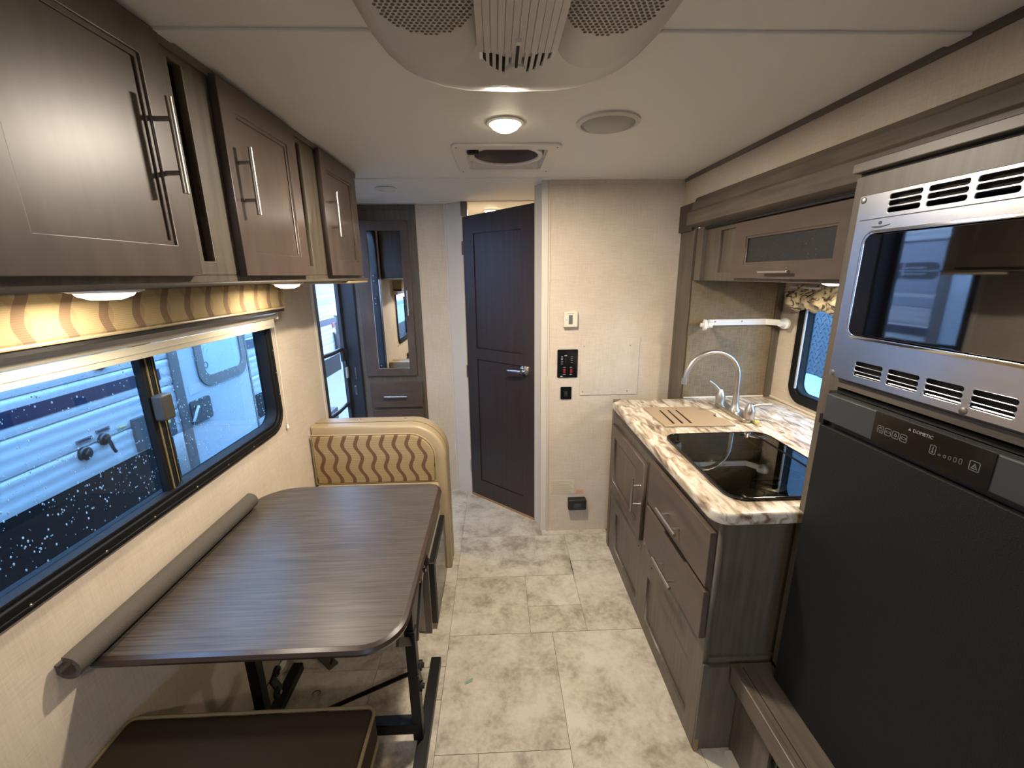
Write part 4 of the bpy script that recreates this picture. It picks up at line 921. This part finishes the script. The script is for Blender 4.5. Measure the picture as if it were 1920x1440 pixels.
MB().poly(rr(.392, .966, 1.255, 1.655, .006), [bow(gl)]+sl_, 'yz', MX, MX+.008, .0012, 1).build('trim_kit', m_ss, mw)
for z0, z1 in ((1.26, 1.32), (1.605, 1.65)): MB().box(MX+.012, MX+.014, .40, .96, z0, z1).build('duct_shadow', m_dark, mw)
for z in (1.272,): MB().box(MX+.004, MX+.010, .42, .90, z-.0012, z+.0006, rot=Matrix.Rotation(.5, 3, 'Y')).build('duct_fin', m_ss, mw)
MB().poly(bow(rr(.424, .929, 1.362, 1.571, .020, 6)), [], 'yz', MX-.003, MX+.010, .001, 1).build('door_glass', m_mwglass, mw)
MB().poly(bow(rr(.412, .938, 1.352, 1.580, .025, 6)), [bow(rr(.421, .930, 1.360, 1.573, .021, 6))], 'yz', MX-.0035, MX+.002, .0012, 2).build('door_bezel', m_chrome, mw, smooth=True)
MB().box(MX-.0012, MX+.0005, .40, .955, 1.603, 1.6045).build('door_seam', m_fridget, mw)
for y, z in ((.955, 1.645), (.955, 1.264), (.663, 1.262)): screw(mw, (MX-.001, y, z), (-1, 0, 0), .0065)
lg = MB()
lg.poly([(.925, 1.588), (.915, 1.585), (.90, 1.5845), (.885, 1.587), (.878, 1.590), (.89, 1.5885), (.905, 1.588), (.915, 1.589)], [], 'yz', MX-.0008, MX+.0004)
lg.poly(circ(.903, 1.5945, .0035, 10), [], 'yz', MX-.0008, MX+.0004)
lg.build('emblem', m_fridget, mw)
MB().box(MX+.012, TX+.38, .40, .92, 1.30, 1.62).build('oven_body', m_dark, mw)
# fridge
fr = thing('refrigerator', 'black absorption fridge with textured door and control strip', 'refrigerator', (.80, .53, .36))
RX = .790
MB().box(RX+.002, TX+.38, .11, .945, .36, 1.222).build('fridge_body', m_blackp, fr)
MB().box(RX-.010, RX+.010, .105, .943, .358, 1.140).build('fridge_door', m_fridge, fr, .003)
MB().box(RX-.020, RX+.010, .105, .925, 1.158, 1.222).build('control_housing', m_fridget, fr, .003)
MB().box(RX-.012, RX+.012, .93, .944, 1.142, 1.165).build('hinge', m_black, fr, .001)
PX = RX-.0215
MB().box(PX, RX-.019, .575, .79, 1.159, 1.2215).build('display_strip', m_gloss, fr)
ic = MB()
def ico(y0, y1, z0, z1, t=.0012): ic.poly(rr(y0, y1, z0, z1, .0025, 3), [rr(y0+t, y1-t, z0+t, z1-t, .0018, 3)], 'yz', PX-.0004, PX+.0002)
for k in range(4): ico(.7655-k*.0165, .7795-k*.0165, 1.181, 1.196)
for k in range(5): ico(.6525-k*.0085, .6575-k*.0085, 1.183, 1.187+k*.0016, .0008)
ico(.662, .673, 1.181, 1.198); ico(.592, .608, 1.181, 1.198)
ic.poly(circ(.7725, 1.1885, .0042, 16), [circ(.7725, 1.1885, .0032, 16)], 'yz', PX-.0004, PX+.0002).box(PX-.0004, PX+.0002, .7721, .7729, 1.1885, 1.1915)
ic.poly(rr(.7515, .7605, 1.1865, 1.1905, .0015, 3), [rr(.7525, .7595, 1.1873, 1.1897, .001, 3)], 'yz', PX-.0004, PX+.0002)
ic.poly([(.7395, 1.193), (.736, 1.187), (.7395, 1.1845), (.743, 1.187)], [[(.7395, 1.1905), (.7375, 1.187), (.7395, 1.186), (.7415, 1.187)]], 'yz', PX-.0004, PX+.0002)
ic.poly(rr(.718, .728, 1.186, 1.191, .0024, 3), [rr(.7192, .7268, 1.1871, 1.1899, .0013, 3)], 'yz', PX-.0004, PX+.0002)
ic.box(PX-.0004, PX+.0002, .6668, .6682, 1.186, 1.195).poly(circ(.6675, 1.1855, .0018, 10), [], 'yz', PX-.0004, PX+.0002)
ic.poly([(.595, 1.1845), (.605, 1.1845), (.600, 1.1945)], [[(.5972, 1.1857), (.6028, 1.1857), (.600, 1.1915)]], 'yz', PX-.0004, PX+.0002).box(PX-.0004, PX+.0002, .5996, .6004, 1.1863, 1.1905)
ic.build('control_icons', m_markd, fr)
text_mesh('brand_text', 'DOMETIC', m_mark, fr, .0085, '-x', (PX-.0002, .690, 1.2095))
ic = MB().poly([(.7175, 1.2075), (.7125, 1.2075), (.7150, 1.2120)], [], 'yz', PX-.0004, PX+.0002).build('emblem', m_mark, fr)

# ------------------------------------------------------------------ outside
gd_ = MB().box(-30, 30, -15, 45, -.75, -.70).build('ground', m_ground, None, loc=(0, 10, -.7)); struct(gd_, 'wet pale gravel yard outside')
nt_ = thing('travel_trailer', 'white corrugated travel trailer with navy stripe parked beside the dinette window', 'trailer', (-3.2, 1.5, -.7))
NX = -2.0; N0, N1 = -6.0, 5.35
# corrugated side: three soft waves per plank, seams between planks
zz = [(-.7+.0, 0)]
prof = []
z = .565; seam = .158
while z < 2.62:
    for k in range(3):
        for j in range(4): prof.append((NX-.0016*math.cos(j/4*2*PI), z+seam*(k+j/4)/3))
    prof.append((NX-.009, z+seam-.0035)); prof.append((NX-.009, z+seam-.001))
    z += seam
outl = prof+[(NX-2.3, z), (NX-2.3, .565)]
MB().poly(outl, [], 'xz', N0, N1-.04).build('siding', m_sidng, nt_, smooth=True, ang=50)
MB().box(NX-2.3, NX-.02, N1-.04, N1, .45, 2.75).build('rear_wall', m_sidng, nt_, .01)
MB().box(NX-2.3, NX-.01, N0, N1, 2.62, 2.68).build('roof', m_sidng, nt_)
MB().box(NX-.03, NX-.002, N0, 2.50, -.10, .565).box(NX-.03, NX-.002, 3.39, N1, .36, .565).build('lower_skirt', plain('black_skirt', rgb(6, 7, 9), .6, spec=.2), nt_)
MB().box(NX-2.2, NX-.05, N0, 5.2, -.25, -.10).build('chassis', m_black, nt_)
MB().box(NX-.004, NX+.0045, N0, 2.50, .925, .99).box(NX-.004, NX+.0045, 3.39, N1+.001, .95, 1.02).build('navy_stripe', m_navy, nt_)
MB().box(NX-.004, NX+.0045, 3.39, N1+.001, 1.31, 1.72).build('decal_band', m_band, nt_)
MB().box(NX-.004, NX+.0055, 3.39, N1+.001, 1.19, 1.27).build('decal_stripe', m_band, nt_)
MB().box(NX-.004, NX+.0052, 3.39, N1+.001, 1.72, 1.735).build('pinstripe', m_navy, nt_)
# big stencilled letters (a rounded C-like letter split by a slit, then I and a slanted stroke)
L0 = 3.41; zl, zh = 1.42, 1.555; zm = (zl+zh)/2
lt = MB()
def half(s):
    a = zm+s*.006; b_ = zm+s*(zh-zl)/2; r_ = .045
    o_ = [(L0+.30, a), (L0, a)]+[(L0+r_-r_*math.cos(t), b_-s*r_+s*r_*math.sin(t)) for t in [k*PI/2/5 for k in range(6)]]+[(L0+.30, b_), (L0+.30, b_-s*.035), (L0+.11, b_-s*.035), (L0+.095, a+s*.012), (L0+.30, a+s*.012)]
    return o_
lt.poly(half(1), [], 'yz', NX+.0045, NX+.0075); lt.poly(half(-1), [], 'yz', NX+.0045, NX+.0075)
lt.box(NX+.0045, NX+.0075, L0+.325, L0+.385, zm+.008, zh).box(NX+.0045, NX+.0075, L0+.325, L0+.385, zl, zm-.008)
lt.poly([(L0+.40, zh), (L0+.45, zh), (L0+.56, zl), (L0+.50, zl)], [], 'yz', NX+.0045, NX+.0075).box(NX+.0045, NX+.0075, L0+.57, L0+.62, zl, zh)
lt.build('lettering', m_letter, nt_)
# its entry door
nd = MB().poly(rr(2.585, 3.385, -.15, 1.75, .02), [rr(2.655, 3.365, -.08, 1.71, .01)], 'yz', NX-.005, NX+.012).build('door_frame', plain('grey_brown_door_seal', rgb(84, 80, 78), .5), nt_)
MB().box(NX-.005, NX+.008, 2.655, 3.365, -.08, 1.71).build('door_leaf', plain('pale_blue_grey_door', rgb(158, 166, 174), .5), nt_)
MB().poly(rr(2.80, 3.345, .785, 1.66, .11, 8), [rr(2.865, 3.29, .855, 1.60, .06, 8)], 'yz', NX+.008, NX+.02).build('door_window_frame', plain('grey_brown_window_seal', rgb(92, 88, 84), .5), nt_)
MB().poly(rr(2.865, 3.29, .855, 1.60, .06, 8), [], 'yz', NX+.008, NX+.010).build('door_window', plain('frosted_door_glass', rgb(160, 176, 190), .2), nt_)
MB().poly(rr(2.665, 2.855, .575, .73, .02), [], 'yz', NX+.008, NX+.022).build('door_latch', plain('dark_latch', rgb(54, 52, 52), .45), nt_, .003)
MB().tube([(NX+.03, 2.72, .69), (NX+.045, 2.67, .66), (NX+.04, 2.64, .61)], .009, 8).build('latch_lever', m_mark, nt_, smooth=True)
MB().box(NX+.008, NX+.010, 2.69, 2.87, .77, .83).build('door_label', m_sidng, nt_)
MB().poly(circ(2.89, .93, .022, 20), [circ(2.89, .93, .017, 20)], 'yz', NX+.010, NX+.012).build('glass_mark', m_letter, nt_)
for (y, z, r) in ((2.145, 1.105, .042), (1.955, .692, .034), (2.065, .722, .030)):
    MB().lathe([(r, 0), (r, .012), (r*.85, .018), (r*.4, .02), (r*.35, .03), (0, .03)], (NX, y, z), (1, 0, 0), 22).build('inlet_cap', m_blackp, nt_, smooth=True)
MB().tube([(NX+.03, 2.065, .715), (NX+.035, 2.07, .67), (NX+.03, 2.085, .645)], .008, 6).build('key_tether', m_blackp, nt_)
lb_ = MB()
for (a, b_, z) in ((2.105, 2.185, 1.165), (1.93, 2.01, .755), (2.035, 2.11, .768)): lb_.box(NX+.002, NX+.006, a, b_, z-.010, z+.010)
lb_.build('caution_label', m_markd, nt_)
lb_ = MB()
for (a, b_, z) in ((2.105, 2.185, 1.165), (1.93, 2.01, .755), (2.035, 2.11, .768)): lb_.box(NX+.006, NX+.0065, a+.008, b_-.008, z-.004, z+.004)
lb_.build('label_print', m_navy, nt_)
MB().box(NX+.002, NX+.006, 2.25, 2.31, 1.113, 1.120).build('warning_strip', m_red, nt_); 
MB().box(NX+.002, NX+.006, 2.23, 2.29, 1.150, 1.156).box(NX+.002, NX+.006, 2.155, 2.205, .742, .748).build('warning_strip', m_yel, nt_)
MB().box(NX-.004, NX+.012, 2.235, 2.53, .575, .765).build('hatch', plain('dark_grey_hatch', rgb(62, 64, 66), .5), nt_, .006)
MB().box(NX+.012, NX+.013, 2.43, 2.49, .66, .71).build('hatch_label', m_yel, nt_)
MB().box(NX-.01, NX+.008, 5.20, 5.29, .90, .96).build('tail_light', m_red, nt_, .004)
MB().tube([(NX-.0, 5.22, .84), (NX+.02, 5.22, .82), (NX+.02, 5.23, .62), (NX, 5.23, .58)], .018, 8).build('grab_handle', m_jamb, nt_, smooth=True)
MB().lathe([(.12, -.1), (.34, -.1), (.36, -.02), (.36, .14), (.34, .2), (.12, .2)], (NX-.25, 2.2, -.35), (1, 0, 0), 28).build('wheel', m_black, nt_, smooth=True)

ft = thing('fifth_wheel', 'white trailer with long navy swooshes parked far down the yard', 'trailer', (-6.2, 13.6, -.7))
MB().box(-8.4, -4.4, 12.5, 20, -.05, 2.9).build('body', m_sidng, ft, .1, seg=3)
MB().box(-4.42, -4.38, 12.6, 19.8, 1.35, 1.5).box(-8.0, -4.6, 12.47, 12.52, 1.45, 1.62).box(-8.0, -4.6, 12.47, 12.52, 1.85, 1.95).build('swoosh', m_navy, ft)
MB().box(-8.4, -4.38, 12.48, 20, -.05, .42).build('skirt', m_letter, ft)
MB().box(-5.7, -5.15, 12.44, 12.5, .3, 1.35).build('door_leaf', m_sidng, ft, .02); MB().box(-5.74, -5.11, 12.46, 12.5, .26, 1.39).build('door_frame', m_letter, ft)
MB().box(-5.25, -5.20, 12.40, 12.45, .7, .85).build('latch', m_black, ft)
MB().box(-7.5, -4.9, 12.6, 19, -.6, -.05).build('undercarriage', m_black, ft)
# neighbour beyond the kitchen window
kt = thing('parked_trailer', 'trailer front with grey tread-plate guard outside the kitchen window', 'trailer', (3.6, 3.6, -.7))
MB().box(2.6, 4.8, 1.2, 6.5, .3, 2.7).build('body', plain('grey_trailer_body', rgb(120, 130, 138), .5), kt, .05)
dp = MB().box(2.575, 2.6, 1.2, 6.5, .66, 2.4)
dp.build('guard_sheet', m_diam, kt)
st_ = bmesh.new()
for i in range(60):
    for j in range(26):
        y = 2.0+i*.045+(j % 2)*.022; z = .68+j*.034
        q_ = bmesh.ops.create_cube(st_, size=1)['verts']; a = PI/4 if (i+j) % 2 else -PI/4
        R_ = Matrix.Rotation(a, 3, 'X')
        for v in q_: v.co = R_ @ Vector((v.co.x*.006, v.co.y*.024, v.co.z*.006))+Vector((2.574, y, z))
me = bpy.data.meshes.new('tread_studs'); st_.to_mesh(me); st_.free(); o = link('tread_studs', me, m_diam, kt); o['kind'] = 'stuff'
tk = thing('white_tank_cover', 'rounded pale tank cover outside the kitchen window', 'tank cover', (2.2, 3.0, -.7))
MB().lathe([(.38, 0), (.40, .3), (.40, 1.22), (.36, 1.37), (.22, 1.44), (0, 1.46)], (2.15, 3.0, -.7), (0, 0, 1), 36).build('cover_shell', m_sidng, tk, smooth=True)
MB().box(2.0, 2.3, 2.85, 3.15, -.70, -.69).build('cover_base', m_black, tk)

fin()
